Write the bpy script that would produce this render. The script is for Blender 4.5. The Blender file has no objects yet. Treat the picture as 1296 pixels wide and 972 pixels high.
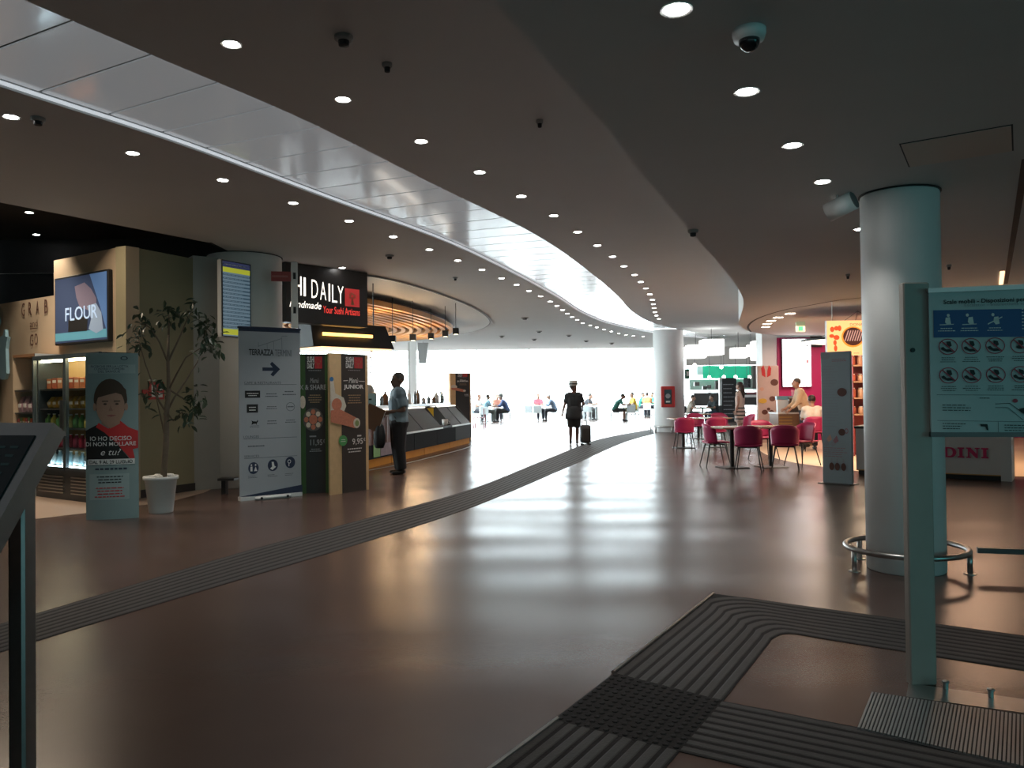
import bpy, bmesh, math, random
from mathutils import Vector, Matrix
random.seed(7)
SC = bpy.context.scene
COL = SC.collection
# ------------------------------------------------------------------ camera
F = 1000.0; CX, CY = 648.0, 486.0
CAM = Vector((0, 0, 1.4)); PITCH = math.atan(14.0 / F); ROLL = math.radians(0.7)
fw = Vector((0, math.cos(PITCH), math.sin(PITCH)))
up0 = Vector((0, -math.sin(PITCH), math.cos(PITCH))); rt0 = Vector((1, 0, 0))
rt = rt0 * math.cos(ROLL) - up0 * math.sin(ROLL)
up = up0 * math.cos(ROLL) + rt0 * math.sin(ROLL)
cd = bpy.data.cameras.new('camera'); cam = bpy.data.objects.new('camera', cd); COL.objects.link(cam)
cd.sensor_width = 36; cd.lens = 36 * F / 1296.0; cd.clip_end = 500
m = Matrix((rt, up, -fw)).transposed().to_4x4(); m.translation = CAM; cam.matrix_world = m
SC.camera = cam
# ------------------------------------------------------------------ world and exposure
W = bpy.data.worlds.new('sky'); SC.world = W; W.use_nodes = True
bg = W.node_tree.nodes['Background']; bg.inputs[0].default_value = (0.86, 0.95, 1.0, 1); bg.inputs[1].default_value = 10.5
SC.view_settings.view_transform = 'Standard'; SC.view_settings.look = 'None'
SC.view_settings.gamma = 1; SC.view_settings.use_curve_mapping = False
SC.view_settings.exposure = 0.75
SC.cycles.max_bounces = 8; SC.cycles.diffuse_bounces = 4; SC.cycles.glossy_bounces = 4
SC.cycles.transparent_max_bounces = 12; SC.cycles.sample_clamp_indirect = 6
SC.cycles.use_denoising = True; SC.cycles.caustics_reflective = True; SC.cycles.blur_glossy = 1.0; SC.cycles.caustics_refractive = False
def light(kind, name, loc, power, col=(1, 1, 1), size=.3, rot=(0, 0, 0), size_y=None, spot=None):
    d = bpy.data.lights.new(name, kind); d.energy = power; d.color = col
    if kind == 'AREA':
        d.size = size
        if size_y: d.shape = 'RECTANGLE'; d.size_y = size_y
    else: d.shadow_soft_size = size
    if kind == 'SPOT': d.spot_size = math.radians(spot or 100); d.spot_blend = .6
    o = bpy.data.objects.new(name, d); COL.objects.link(o); o.location = loc; o.rotation_euler = rot
    return o
# portals only steer sampling of the sky through the glazed sides
def portal(name, loc, rot, sx, sy):
    o = light('AREA', name, loc, 1, size=sx, size_y=sy, rot=rot); o.data.cycles.is_portal = True
portal('daylight_portal', (1, 51.9, 2.0), (-math.pi / 2, 0, 0), 30, 3.9)
portal('daylight_portal', (-13.9, 33.2, 1.9), (0, -math.pi / 2, 0), 3.7, 37)
portal('daylight_portal', (8.9, -3.5, 1.5), (0, math.pi / 2, 0), 2.6, 6)
portal('daylight_portal', (1, -7.9, 1.9), (math.pi / 2, 0, 0), 14, 3.4)
portal('daylight_portal', (-2.5, 46, 3.97), (0, 0, 0), 22.8, 11.6)
# ------------------------------------------------------------------ pixel to place
def ray(px, py): return fw + rt * ((px - CX) / F) + up * ((CY - py) / F)
def hz(px, py, z):
    d = ray(px, py); return CAM + d * ((z - CAM.z) / d.z)
def fl(px, py): return hz(px, py, 0.0)
CEIL = 3.7; SOF = 2.95
def at(px, py, Y):
    d = ray(px, py); return CAM + d * (Y / d.y)
def onplane(px, py, P, n):
    d = ray(px, py); n = Vector((n[0], n[1], 0)); P = Vector((P[0], P[1], 0))
    return CAM + d * ((P - CAM).dot(n) / d.dot(n))
# ------------------------------------------------------------------ materials
MATS = {}
def M(name, col=(.5, .5, .5), rough=.5, metal=0, emit=None, es=1, noise=0, nscale=8, bump=0, bscale=40, alpha=None, trans=None, coat=0, spec=.5):
    if name in MATS: return MATS[name]
    mt = bpy.data.materials.new(name); mt.use_nodes = True; MATS[name] = mt
    nt = mt.node_tree; b = nt.nodes['Principled BSDF']
    b.inputs['Base Color'].default_value = (*col, 1); b.inputs['Roughness'].default_value = rough
    b.inputs['Metallic'].default_value = metal; b.inputs['Specular IOR Level'].default_value = spec
    if coat: b.inputs['Coat Weight'].default_value = coat; b.inputs['Coat Roughness'].default_value = .05
    if emit:
        b.inputs['Emission Color'].default_value = (*emit, 1); b.inputs['Emission Strength'].default_value = es
    if noise or bump:
        tc = nt.nodes.new('ShaderNodeTexCoord')
    if noise:
        n = nt.nodes.new('ShaderNodeTexNoise'); n.inputs['Scale'].default_value = nscale; n.inputs['Detail'].default_value = 5
        nt.links.new(tc.outputs['Object'], n.inputs['Vector'])
        mx = nt.nodes.new('ShaderNodeMix'); mx.data_type = 'RGBA'
        mx.inputs[6].default_value = (*[c * (1 - noise) for c in col], 1); mx.inputs[7].default_value = (*[min(1, c * (1 + noise)) for c in col], 1)
        nt.links.new(n.outputs['Fac'], mx.inputs[0]); nt.links.new(mx.outputs[2], b.inputs['Base Color'])
    if bump:
        n2 = nt.nodes.new('ShaderNodeTexNoise'); n2.inputs['Scale'].default_value = bscale
        nt.links.new(tc.outputs['Object'], n2.inputs['Vector'])
        bp = nt.nodes.new('ShaderNodeBump'); bp.inputs['Strength'].default_value = bump; bp.inputs['Distance'].default_value = .02
        nt.links.new(n2.outputs['Fac'], bp.inputs['Height']); nt.links.new(bp.outputs[0], b.inputs['Normal'])
    if trans:   # thin architectural glass: tinted see-through plus a clear reflection
        tr = nt.nodes.new('ShaderNodeBsdfTransparent'); tr.inputs[0].default_value = (*trans, 1)
        gl = nt.nodes.new('ShaderNodeBsdfGlossy'); gl.inputs['Roughness'].default_value = .03
        fr = nt.nodes.new('ShaderNodeFresnel'); fr.inputs[0].default_value = 1.35
        ms = nt.nodes.new('ShaderNodeMixShader'); gm = nt.nodes.new('ShaderNodeNewGeometry'); om = nt.nodes.new('ShaderNodeMath'); om.operation = 'SUBTRACT'; om.inputs[0].default_value = 1; nt.links.new(gm.outputs['Backfacing'], om.inputs[1])
        mu = nt.nodes.new('ShaderNodeMath'); mu.operation = 'MULTIPLY'; nt.links.new(fr.outputs[0], mu.inputs[0]); nt.links.new(om.outputs[0], mu.inputs[1]); nt.links.new(mu.outputs[0], ms.inputs[0])
        nt.links.new(tr.outputs[0], ms.inputs[1]); nt.links.new(gl.outputs[0], ms.inputs[2])
        nt.links.new(ms.outputs[0], nt.nodes['Material Output'].inputs[0])
    return mt
# ------------------------------------------------------------------ mesh builder
class MB:
    def __init__(s): s.v = []; s.f = []
    def add(s, v, f):
        k = len(s.v); s.v += [tuple(p) for p in v]; s.f += [tuple(i + k for i in q) for q in f]; return s
    def box(s, a, b):
        x0, y0, z0 = a; x1, y1, z1 = b
        return s.add([(x0, y0, z0), (x1, y0, z0), (x1, y1, z0), (x0, y1, z0), (x0, y0, z1), (x1, y0, z1), (x1, y1, z1), (x0, y1, z1)],
                     [(0, 3, 2, 1), (4, 5, 6, 7), (0, 1, 5, 4), (1, 2, 6, 5), (2, 3, 7, 6), (3, 0, 4, 7)])
    def bev(s, a, b, r=.01):      # box with chamfered edges
        x0, y0, z0 = a; x1, y1, z1 = b; r = min(r, (x1 - x0) * .45, (y1 - y0) * .45, (z1 - z0) * .45)
        rings = []
        for z, i in ((z0, r), (z0 + r, 0), (z1 - r, 0), (z1, r)):
            rings.append([(x0 + i + r, y0 + i, z), (x1 - i - r, y0 + i, z), (x1 - i, y0 + i + r, z), (x1 - i, y1 - i - r, z),
                          (x1 - i - r, y1 - i, z), (x0 + i + r, y1 - i, z), (x0 + i, y1 - i - r, z), (x0 + i, y0 + i + r, z)])
        return s.loft(rings)
    def loft(s, rings, cap=True, close=True):
        n = len(rings[0]); v = [p for r in rings for p in r]; f = []
        for i in range(len(rings) - 1):
            for j in range(n if close else n - 1):
                k = (j + 1) % n; f.append((i * n + j, i * n + k, (i + 1) * n + k, (i + 1) * n + j))
        if cap: f.append(tuple(range(n))[::-1]); f.append(tuple((len(rings) - 1) * n + j for j in range(n)))
        return s.add(v, f)
    def lathe(s, prof, n=20, c=(0, 0, 0)):
        return s.loft([[(c[0] + r * math.cos(2 * math.pi * j / n), c[1] + r * math.sin(2 * math.pi * j / n), c[2] + z) for j in range(n)] for r, z in prof])
    def cyl(s, p0, p1, r0, r1=None, n=10):
        p0, p1 = Vector(p0), Vector(p1); r1 = r0 if r1 is None else r1
        d = (p1 - p0).normalized(); a = d.orthogonal().normalized(); b = d.cross(a)
        return s.loft([[p + (a * math.cos(2 * math.pi * j / n) + b * math.sin(2 * math.pi * j / n)) * r for j in range(n)] for p, r in ((p0, r0), (p1, r1))])
    def tube(s, pts, r, n=8, closed=False):
        pts = [Vector(p) for p in pts]; rings = []; N = len(pts); prev = None
        for i, p in enumerate(pts):
            d = (pts[(i + 1) % N] - pts[i - 1]) if closed else (pts[min(i + 1, N - 1)] - pts[max(i - 1, 0)])
            d.normalize(); a = (prev - d * prev.dot(d)).normalized() if prev else d.orthogonal().normalized(); prev = a; b = d.cross(a)
            rr = r[i] if isinstance(r, (list, tuple)) else r
            rings.append([p + (a * math.cos(2 * math.pi * j / n) + b * math.sin(2 * math.pi * j / n)) * rr for j in range(n)])
        if closed: rings.append(rings[0]); return s.loft(rings, cap=False)
        return s.loft(rings)
    def ball(s, c, r, n=10, mz=6):
        r = (r, r, r) if not isinstance(r, (tuple, list)) else r
        rings = []
        for i in range(1, mz):
            t = math.pi * i / mz
            rings.append([(c[0] + r[0] * math.sin(t) * math.cos(2 * math.pi * j / n), c[1] + r[1] * math.sin(t) * math.sin(2 * math.pi * j / n), c[2] - r[2] * math.cos(t)) for j in range(n)])
        return s.loft(rings)
    def caps(s, p0, p1, r0, r1=None, n=10):
        r1 = r0 if r1 is None else r1
        s.cyl(p0, p1, r0, r1, n); s.ball(p0, r0, n); s.ball(p1, r1, n); return s
    def prism(s, poly, z0, z1):
        n = len(poly); return s.loft([[(x, y, z0) for x, y in poly], [(x, y, z1) for x, y in poly]])
    def slab(s, poly, y0, y1):     # polygon in x,z given thickness in y
        return s.loft([[(x, y0, z) for x, z in poly], [(x, y1, z) for x, z in poly]])
    def quad(s, *p): return s.add(p, [tuple(range(len(p)))])
    def grid(s, fn, nu, nv, t):    # thick bent sheet
        P = [[Vector(fn(i / nu, j / nv)) for j in range(nv + 1)] for i in range(nu + 1)]
        N = [[None] * (nv + 1) for _ in range(nu + 1)]
        for i in range(nu + 1):
            for j in range(nv + 1):
                du = P[min(i + 1, nu)][j] - P[max(i - 1, 0)][j]; dv = P[i][min(j + 1, nv)] - P[i][max(j - 1, 0)]
                N[i][j] = du.cross(dv).normalized()
        v = [P[i][j] for i in range(nu + 1) for j in range(nv + 1)] + [P[i][j] + N[i][j] * t for i in range(nu + 1) for j in range(nv + 1)]
        K = (nu + 1) * (nv + 1); id = lambda i, j, k=0: k * K + i * (nv + 1) + j; f = []
        for i in range(nu):
            for j in range(nv):
                f.append((id(i, j), id(i + 1, j), id(i + 1, j + 1), id(i, j + 1))); f.append((id(i, j, 1), id(i, j + 1, 1), id(i + 1, j + 1, 1), id(i + 1, j, 1)))
        for i in range(nu):
            for j in (0, nv): f.append((id(i, j), id(i, j, 1), id(i + 1, j, 1), id(i + 1, j)))
        for j in range(nv):
            for i in (0, nu): f.append((id(i, j), id(i, j, 1), id(i, j + 1, 1), id(i, j + 1)))
        return s.add(v, f)
    def mesh(s, name, mat, smooth=False, fix=True):
        me = bpy.data.meshes.new(name); me.from_pydata(s.v, [], s.f); me.validate()
        if fix:
            b = bmesh.new(); b.from_mesh(me); bmesh.ops.recalc_face_normals(b, faces=b.faces); b.to_mesh(me); b.free()
        if mat: me.materials.append(mat)
        if smooth:
            for p in me.polygons: p.use_smooth = True
        return me
    def build(s, name, mat, parent=None, smooth=False, loc=None, rz=0, fix=True):
        o = bpy.data.objects.new(name, s.mesh(name, mat, smooth, fix)); COL.objects.link(o); o.parent = parent
        if loc is not None: o.location = loc
        if rz: o.rotation_euler.z = rz
        return o
def tag(o, label, cat=None, group=None, kind=None):
    if label: o['label'] = label
    if cat: o['category'] = cat
    if group: o['group'] = group
    if kind: o['kind'] = kind
    return o
def thing(name, label, cat, loc=(0, 0, 0), rz=0, group=None):
    o = bpy.data.objects.new(name, None); COL.objects.link(o); o.location = loc; o.rotation_euler.z = rz
    o.empty_display_size = .1
    return tag(o, label, cat, group)
def struct(o, label=None, cat=None): o['kind'] = 'structure'; return tag(o, label, cat)
KIDS = {}
def dup(root, loc, rz=None, label=None, group=None):
    kids = [o for o in COL.objects if o.parent == root] if root not in KIDS else KIDS[root]
    KIDS[root] = kids
    r = root.copy(); COL.objects.link(r); r.location = loc
    if rz is not None: r.rotation_euler.z = rz
    if label: r['label'] = label
    if group: r['group'] = group
    for ch in kids:
        c = ch.copy(); COL.objects.link(c); c.parent = r
        for g in ch.children:
            d = g.copy(); COL.objects.link(d); d.parent = c
    return r
def crom(pts, n=8):
    pts = [Vector((p[0], p[1])) for p in pts]; P = [pts[0] * 2 - pts[1]] + pts + [pts[-1] * 2 - pts[-2]]; out = []
    for i in range(1, len(P) - 2):
        for k in range(n):
            t = k / n; a, b, c, d = P[i - 1], P[i], P[i + 1], P[i + 2]
            out.append(.5 * ((2 * b) + (c - a) * t + (2 * a - 5 * b + 4 * c - d) * t * t + (3 * b - a - 3 * c + d) * t ** 3))
    return out + [pts[-1]]
def resample(pts, step):
    out = [pts[0]]; acc = 0
    for a, b in zip(pts, pts[1:]):
        L = (b - a).length; s = step - acc
        while s <= L: out.append(a + (b - a) * (s / L)); s += step
        acc = L - (s - step)
    return out
def normals(pts):
    r = []
    for i in range(len(pts)):
        d = (pts[min(i + 1, len(pts) - 1)] - pts[max(i - 1, 0)]).normalized(); r.append(Vector((-d.y, d.x)))
    return r
def offset(pts, d): return [p + n * d for p, n in zip(pts, normals(pts))]
# ------------------------------------------------------------------ flat print on the front (-y) of a thing
def text_mesh(s, size, bold=0, shear=0):
    c = bpy.data.curves.new('lettering', 'FONT'); c.body = s; c.size = size; c.align_x = 'CENTER'; c.align_y = 'CENTER'; c.offset = bold; c.shear = shear
    c.resolution_u = 3
    o = bpy.data.objects.new('lettering', c); me = bpy.data.meshes.new_from_object(o)
    bpy.data.objects.remove(o); return me
class Face:
    def __init__(s, root, w, h, rect=None, d=0.0, z0=0.0, bow=None):
        s.root, s.w, s.h, s.d, s.z0, s.bow = root, w, h, d, z0, bow; s.rect = rect or (0, 0, 1, 1)
    def P(s, X, Y):
        L, T, R, B = s.rect
        return ((X - L) / (R - L) - .5) * s.w, s.z0 + (B - Y) / (B - T) * s.h
    def y(s, x, layer): return -(s.d + .002 * layer) - (s.bow(x) if s.bow else 0)
    def polys(s, L, mat, name='print', layer=1):
        b = MB()
        for pts in L:
            q = [s.P(*p) for p in pts]; b.quad(*[(x, s.y(x, layer), z) for x, z in q])
        o = b.build(name, mat, s.root, fix=False)
        if s.bow:      # follow the curved front
            bm = bmesh.new(); bm.from_mesh(o.data); bmesh.ops.triangulate(bm, faces=bm.faces[:])
            if len(L) < 4: bmesh.ops.subdivide_edges(bm, edges=bm.edges[:], cuts=5, use_grid_fill=True)
            for v in bm.verts: v.co.y = s.y(v.co.x, layer)
            bm.to_mesh(o.data); bm.free()
        return o
    def poly(s, pts, mat, name='print', layer=1): return s.polys([pts], mat, name, layer)
    def rect_(s, a, b, c, d, mat, name='print', layer=1):
        n = 8 if s.bow else 1
        L = [[(a + (c - a) * i / n, b), (a + (c - a) * i / n, d), (a + (c - a) * (i + 1) / n, d), (a + (c - a) * (i + 1) / n, b)] for i in range(n)]
        return s.polys(L, mat, name, layer)
    def ell(s, X, Y, rx, ry, n=24, a0=0, a1=2 * math.pi): return [(X + rx * math.cos(a0 + (a1 - a0) * i / n), Y + ry * math.sin(a0 + (a1 - a0) * i / n)) for i in range(n if a1 - a0 > 6.2 else n + 1)]
    def disc(s, X, Y, rx, ry, mat, name='print', layer=1): return s.poly(s.ell(X, Y, rx, ry), mat, name, layer)
    def ring(s, X, Y, rx, ry, t, mat, name='print', layer=1):
        o = s.ell(X, Y, rx, ry); i = s.ell(X, Y, rx * (1 - t), ry * (1 - t)); n = len(o)
        return s.polys([[o[k], o[(k + 1) % n], i[(k + 1) % n], i[k]] for k in range(n)], mat, name, layer)
    def text(s, t, X0, Y0, X1, Y1, mat, layer=2, bold=0, shear=0, name='lettering'):   # fitted to the box
        me = text_mesh(t, 1, bold, shear); xs = [v.co.x for v in me.vertices]; ys = [v.co.y for v in me.vertices]
        a, b, c, d = min(xs), max(xs), min(ys), max(ys); (x0, z1), (x1, z0) = s.P(X0, Y0), s.P(X1, Y1)
        for v in me.vertices:
            x = x0 + (v.co.x - a) / (b - a) * (x1 - x0); z = z0 + (v.co.y - c) / (d - c) * (z1 - z0)
            v.co = (x, s.y(x, layer), z)
        me.materials.clear(); me.materials.append(mat)
        o = bpy.data.objects.new(name, me); COL.objects.link(o); o.parent = s.root; return o
    def lines(s, X0, Y0, X1, Y1, n, mat, layer=2, name='small_print', align='L', fill=.35):   # rows too small to read
        L = []
        for i in range(n):
            Y = Y0 + (Y1 - Y0) * (i + .5) / n; hh = (Y1 - Y0) / n * fill / 2; wd = (X1 - X0) * random.uniform(.65, 1)
            xa = X0 if align == 'L' else (X0 + X1) / 2 - wd / 2; x = xa
            while x < xa + wd:
                e = min(x + (X1 - X0) * random.uniform(.06, .16), xa + wd); L.append([(x, Y - hh), (x, Y + hh), (e, Y + hh), (e, Y - hh)]); x = e + (X1 - X0) * .025
        return tag(s.polys(L, mat, name, layer), None, kind='stuff')
def board(name, label, cat, L, R, top, group=None):    # standing board from its two floor corners and a top row
    a, b = fl(*L), fl(*R); c = (a + b) / 2; d = b - a
    r = thing(name, label, cat, (c.x, c.y, 0), math.atan2(d.y, d.x), group)
    h = at((L[0] + R[0]) / 2, top, c.y).z
    return r, d.length, h
# ================================================================== materials in use
def floor_mat():
    mt = M('polished_concrete', (.094, .058, .047), .22, noise=.18, nscale=1.3)
    nt = mt.node_tree; b = nt.nodes['Principled BSDF']; b.inputs['Specular IOR Level'].default_value = .35
    tc = nt.nodes.new('ShaderNodeTexCoord')
    n = nt.nodes.new('ShaderNodeTexNoise'); n.inputs['Scale'].default_value = .8; n.inputs['Detail'].default_value = 0; n.inputs['Distortion'].default_value = 0
    n2 = nt.nodes.new('ShaderNodeTexNoise'); n2.inputs['Scale'].default_value = 90
    nt.links.new(tc.outputs['Object'], n.inputs['Vector']); nt.links.new(tc.outputs['Object'], n2.inputs['Vector'])
    hsum = None          # gentle unevenness of the screed, about a millimetre, as a sum of long waves
    for kx, ky, ph in ((1.1, 3.4, .3), (-1.7, 4.6, 1.9), (2.9, 2.3, 4.0), (.5, 6.3, 2.7), (-3.3, 1.6, .9)):
        dt = nt.nodes.new('ShaderNodeVectorMath'); dt.operation = 'DOT_PRODUCT'; dt.inputs[1].default_value = (kx, ky, 0); nt.links.new(tc.outputs['Object'], dt.inputs[0])
        ad = nt.nodes.new('ShaderNodeMath'); ad.operation = 'ADD'; ad.inputs[1].default_value = ph; nt.links.new(dt.outputs['Value'], ad.inputs[0])
        sn_ = nt.nodes.new('ShaderNodeMath'); sn_.operation = 'SINE'; nt.links.new(ad.outputs[0], sn_.inputs[0])
        if hsum is None: hsum = sn_
        else:
            a2 = nt.nodes.new('ShaderNodeMath'); a2.operation = 'ADD'; nt.links.new(hsum.outputs[0], a2.inputs[0]); nt.links.new(sn_.outputs[0], a2.inputs[1]); hsum = a2
    b1 = nt.nodes.new('ShaderNodeBump'); b1.inputs['Strength'].default_value = 1; b1.inputs['Distance'].default_value = .0014
    b2 = nt.nodes.new('ShaderNodeBump'); b2.inputs['Strength'].default_value = .03; b2.inputs['Distance'].default_value = .01
    nt.links.new(hsum.outputs[0], b1.inputs['Height']); nt.links.new(n2.outputs['Fac'], b2.inputs['Height'])
    nt.links.new(b1.outputs[0], b2.inputs['Normal']); nt.links.new(b2.outputs[0], b.inputs['Normal'])
    mr = nt.nodes.new('ShaderNodeMapRange'); mr.inputs[3].default_value = .25; mr.inputs[4].default_value = .31
    b.inputs['Roughness'].default_value = .27
    return mt
MFLOOR = floor_mat()
MCEIL = M('ceiling_plaster', (.58, .59, .585), .75, noise=.03, nscale=2)
MSOF = M('soffit_plaster', (.58, .59, .585), .7, noise=.03, nscale=2)
MWHITE = M('white_paint', (.72, .73, .72), .45, noise=.03)
MGREYW = M('grey_paint', (.42, .42, .40), .6, noise=.05)
MBEIGE = M('beige_paint', (.47, .37, .26), .7, noise=.05, nscale=3)
MOLIVE = M('olive_paint', (.30, .27, .17), .7, noise=.06, nscale=3)
MBLACK = M('black_matte', (.012, .012, .013), .6, noise=.2)
MDARK = M('charcoal_panel', (.03, .03, .032), .6, noise=.15, spec=.25)
MSTEEL = M('brushed_steel', (.42, .42, .41), .32, 1, noise=.08, nscale=30)
MDSTEEL = M('dark_steel', (.10, .10, .10), .4, 1, noise=.1)
MGLASS = M('clear_glass', trans=(.93, .96, .96))
MTEAL = M('tinted_glass', trans=(.15, .36, .36))
MLAMP = M('lamp_white', (1, 1, 1), .5, emit=(1, .98, .95), es=22)
MWOOD = M('light_wood', (.62, .42, .22), .45, noise=.15, nscale=12)
MRUB = M('dark_rubber', (.022, .020, .020), .8, spec=.15, noise=.2, bump=.2, bscale=120)
MTAC = M('tactile_rubber', (.052, .048, .046), .65, noise=.15, bump=.15, bscale=100, spec=.2)
MCREAM = M('cream_floor', (.36, .27, .21), .4, noise=.08, nscale=2)
MGREEN = M('kiosk_green', (.02, .42, .26), .5, noise=.1)
MPINK = M('magenta_wall', (.42, .012, .11), .5, noise=.05)
MINKD = M('navy_print', (.02, .03, .06), .6); MINKW = M('white_print', (.75, .75, .73), .6); MINKR = M('red_print', (.55, .03, .03), .6)
MINKG = M('grey_print', (.30, .31, .33), .6); MINKB = M('black_print', (.012, .012, .012), .6)
# ================================================================== floor, walls, ceiling
X0, X1, Y0, Y1 = -14.0, 16.0, -8.0, 52.0
struct(MB().box((X0, Y0, -.2), (X1, Y1, 0)).build('floor', MFLOOR), 'brown polished concrete floor of the concourse')
struct(MB().box((-90, Y1, -.35), (90, 160, -.15)).build('terrace_ground', M('pale_paving', (.6, .6, .58), .8, noise=.1, nscale=.5)), 'pale paved ground outside the far glazing')
struct(MB().box((-90, 14.4, -.35), (X0, Y1, -.15)).build('terrace_ground', MATS['pale_paving']), 'pale paved ground outside the side glazing')
struct(MB().box((X0 - .3, Y0 - .3, 4.6), (X1 + .3, 40.3, 4.8)).box((9.12, 40.3, 4.1), (X1 + .3, Y1 + .3, 4.3)).build('roof', MGREYW), 'roof slab above the suspended ceilings')
def wall(name, a, b, z0, z1, mat, t=.15, label=None):
    a, b = Vector((*a, 0)), Vector((*b, 0)); d = b - a; L = d.length
    o = MB().box((0, 0, z0), (L, t, z1)).build(name, mat, loc=(a.x, a.y, 0), rz=math.atan2(d.y, d.x)); return struct(o, label)
struct(MB().box((-9.5, Y0 - .15, 0), (-6, Y0, 4.6)).box((8, Y0 - .15, 0), (9.15, Y0, 4.6)).box((-6, Y0 - .15, 0), (8, Y0, .25)).box((-6, Y0 - .15, 3.6), (8, Y0, 4.6)).build('wall_back', MGREYW))
wb = struct(MB().box((-6, Y0 - .1, .25), (8, Y0 - .02, .33)).box((-6, Y0 - .1, 3.52), (8, Y0 - .02, 3.6)).build('window_4', MDSTEEL))
for i in range(7): MB().box((-6 + i * 2 + .03, Y0 - .07, .33), (-6 + i * 2 + 1.97, Y0 - .06, 3.52)).build('pane', M('tinted_glass_back', trans=(.15, .205, .205)), wb)
for i in range(8): MB().box((-6 + i * 2 - .03, Y0 - .1, .33), (-6 + i * 2 + .03, Y0 - .02, 3.52)).build('mullion', MDSTEEL, wb)
wall('wall_left', (-9.5, Y0), (-9.5, 14.2), 0, 4.6, MDARK)
wall('wall_light_block', (-14, 14.25), (-4.75, 14.25), 0, 4.6, MDARK)  # added wall, blocks light of the side glazing behind the shop
# right side wall with its tinted window
w = struct(MB().box((9, Y0, 0), (9.15, -6.5, 4.6)).box((9, -.5, 0), (9.15, 12, 4.6)).box((9, -6.5, 0), (9.15, -.5, .25)).box((9, -6.5, 2.8), (9.15, -.5, 4.6)).build('wall_right', MGREYW))
wn = struct(MB().box((9.02, -6.5, .25), (9.12, -6.42, 2.8)).box((9.02, -.58, .25), (9.12, -.5, 2.8)).box((9.02, -6.42, .25), (9.12, -.58, .33)).box((9.02, -6.42, 2.72), (9.12, -.58, 2.8)).build('window_3', MDSTEEL))
for i in range(4): MB().box((9.05, -6.42 + i * 1.46, .33), (9.06, -6.42 + i * 1.46 + 1.45, 2.72)).build('pane', MTEAL, wn)
wall('wall_right_return', (7.95, 12.15), (9.1, 12.15), 0, 4.6, M('grey_green_panel', (.10, .12, .11), .5))
wall('wall_right_far', (X1, 12.3), (X1, Y1), 0, 4.6, MWHITE)
wall('wall_cafe_side', (9.15, 12.15), (X1, 12.15), 0, 4.6, MWHITE)
# glazed sides
def glazing(name, a, b, n, z1=4.0, label=None):
    a, b = Vector((*a, 0)), Vector((*b, 0)); d = b - a; L = d.length; s = L / n
    fr = MB().box((0, -.06, 0), (L, .06, .12)).box((0, -.06, z1 - .15), (L, .06, z1)).build(name, MWHITE, loc=a, rz=math.atan2(d.y, d.x)); struct(fr, label)
    for i in range(n + 1): MB().box((i * s - .035, -.05, .12), (i * s + .035, .05, z1 - .15)).build('mullion', MWHITE, fr)
    for i in range(n): MB().box((i * s + .04, -.006, .12), (i * s + s - .04, .006, z1 - .15)).build('pane', MGLASS, fr)
    MB().tube([(0, .12, 1.18), (L, .12, 1.18)], .025, 6).build('rail', MDSTEEL, fr)
    return fr
glazing('window_1', (X1, Y1), (X0, Y1), 10, label='wide glazed far wall with white mullions and a dark rail')
glazing('window_2', (X0, Y1), (X0, 14.4), 13, label='glazed side wall with white mullions behind the sushi counter')
# ------------------------------------------------ ceiling with the winding slot
RE = crom([(-8.0, -5.0), (-6.0, -1.4), (-4.05, 2.1), (-2.4, 5.2), (-2.13, 5.68), (-1.62, 6.67), (-.76, 8.7), (.36, 11.3), (1.33, 14.3), (2.45, 18.3), (3.45, 22.3), (4.75, 26), (7, 30), (9.6, 33)], 10)
RE = resample(RE, .28); SW = 1.42
LE = offset(RE, SW)
mb = MB()
def xl(y): return -5.9 + (y - 9.1) * .58 if y < 11.6 else (-4.4 if y < 14.2 else X0)
ys = sorted(set([Y0, 11.6, 11.601, 14.2, 14.201] + [p.y for p in LE]))
def xat(C, y):
    for a, b in zip(C, C[1:]):
        if a.y <= y <= b.y: return a.x + (b.x - a.x) * (y - a.y) / max(1e-6, b.y - a.y)
    return None
for a, b in zip(ys, ys[1:]):
    xa, xb = xat(LE, a), xat(LE, b)
    if xa is None or xb is None: continue
    la, lb = max(xl(a), -9.5) if a < 14.2 else xl(a + 1e-4), max(xl(b - 1e-4), -9.5) if b <= 14.2 else xl(b)
    if xa > la: mb.quad((la, a, CEIL), (xa, a, CEIL), (xb, b, CEIL), (lb, b, CEIL))
for a, b in zip(RE, RE[1:]): mb.quad((a.x, a.y, CEIL), (X1, a.y, CEIL), (X1, b.y, CEIL), (b.x, b.y, CEIL))
le, re = LE[-1], RE[-1]
mb.quad((re.x, re.y, CEIL), (X1, re.y, CEIL), (X1, le.y, CEIL), (le.x, le.y, CEIL)); mb.quad((X0, le.y, CEIL), (X1, le.y, CEIL), (X1, 40, CEIL), (X0, 40, CEIL)); mb.quad((X0, 40, CEIL), (9.1, 40, CEIL), (9.1, 40, 4.6), (X0, 40, 4.6)); mb.quad((9.1, 40, CEIL), (X1, 40, CEIL), (X1, Y1, CEIL), (9.1, Y1, CEIL)); mb.quad((9.1, 40, CEIL), (9.1, Y1, CEIL), (9.1, Y1, 4.1), (9.1, 40, 4.1))
for C in (LE, RE):
    for a, b in zip(C, C[1:]): mb.quad((a.x, a.y, CEIL), (b.x, b.y, CEIL), (b.x, b.y, CEIL + .16), (a.x, a.y, CEIL + .16))
struct(mb.build('ceiling', MCEIL, fix=False), 'smooth grey white suspended ceiling with a winding lit slot')
sk = struct(MB().box((X0, 40.0, 3.98), (9.08, 40.12, 4.1)).box((X0, Y1 - .12, 3.98), (9.08, Y1, 4.1)).build('window_5', MWHITE), 'glass canopy roof over the far terrace seating')
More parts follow.
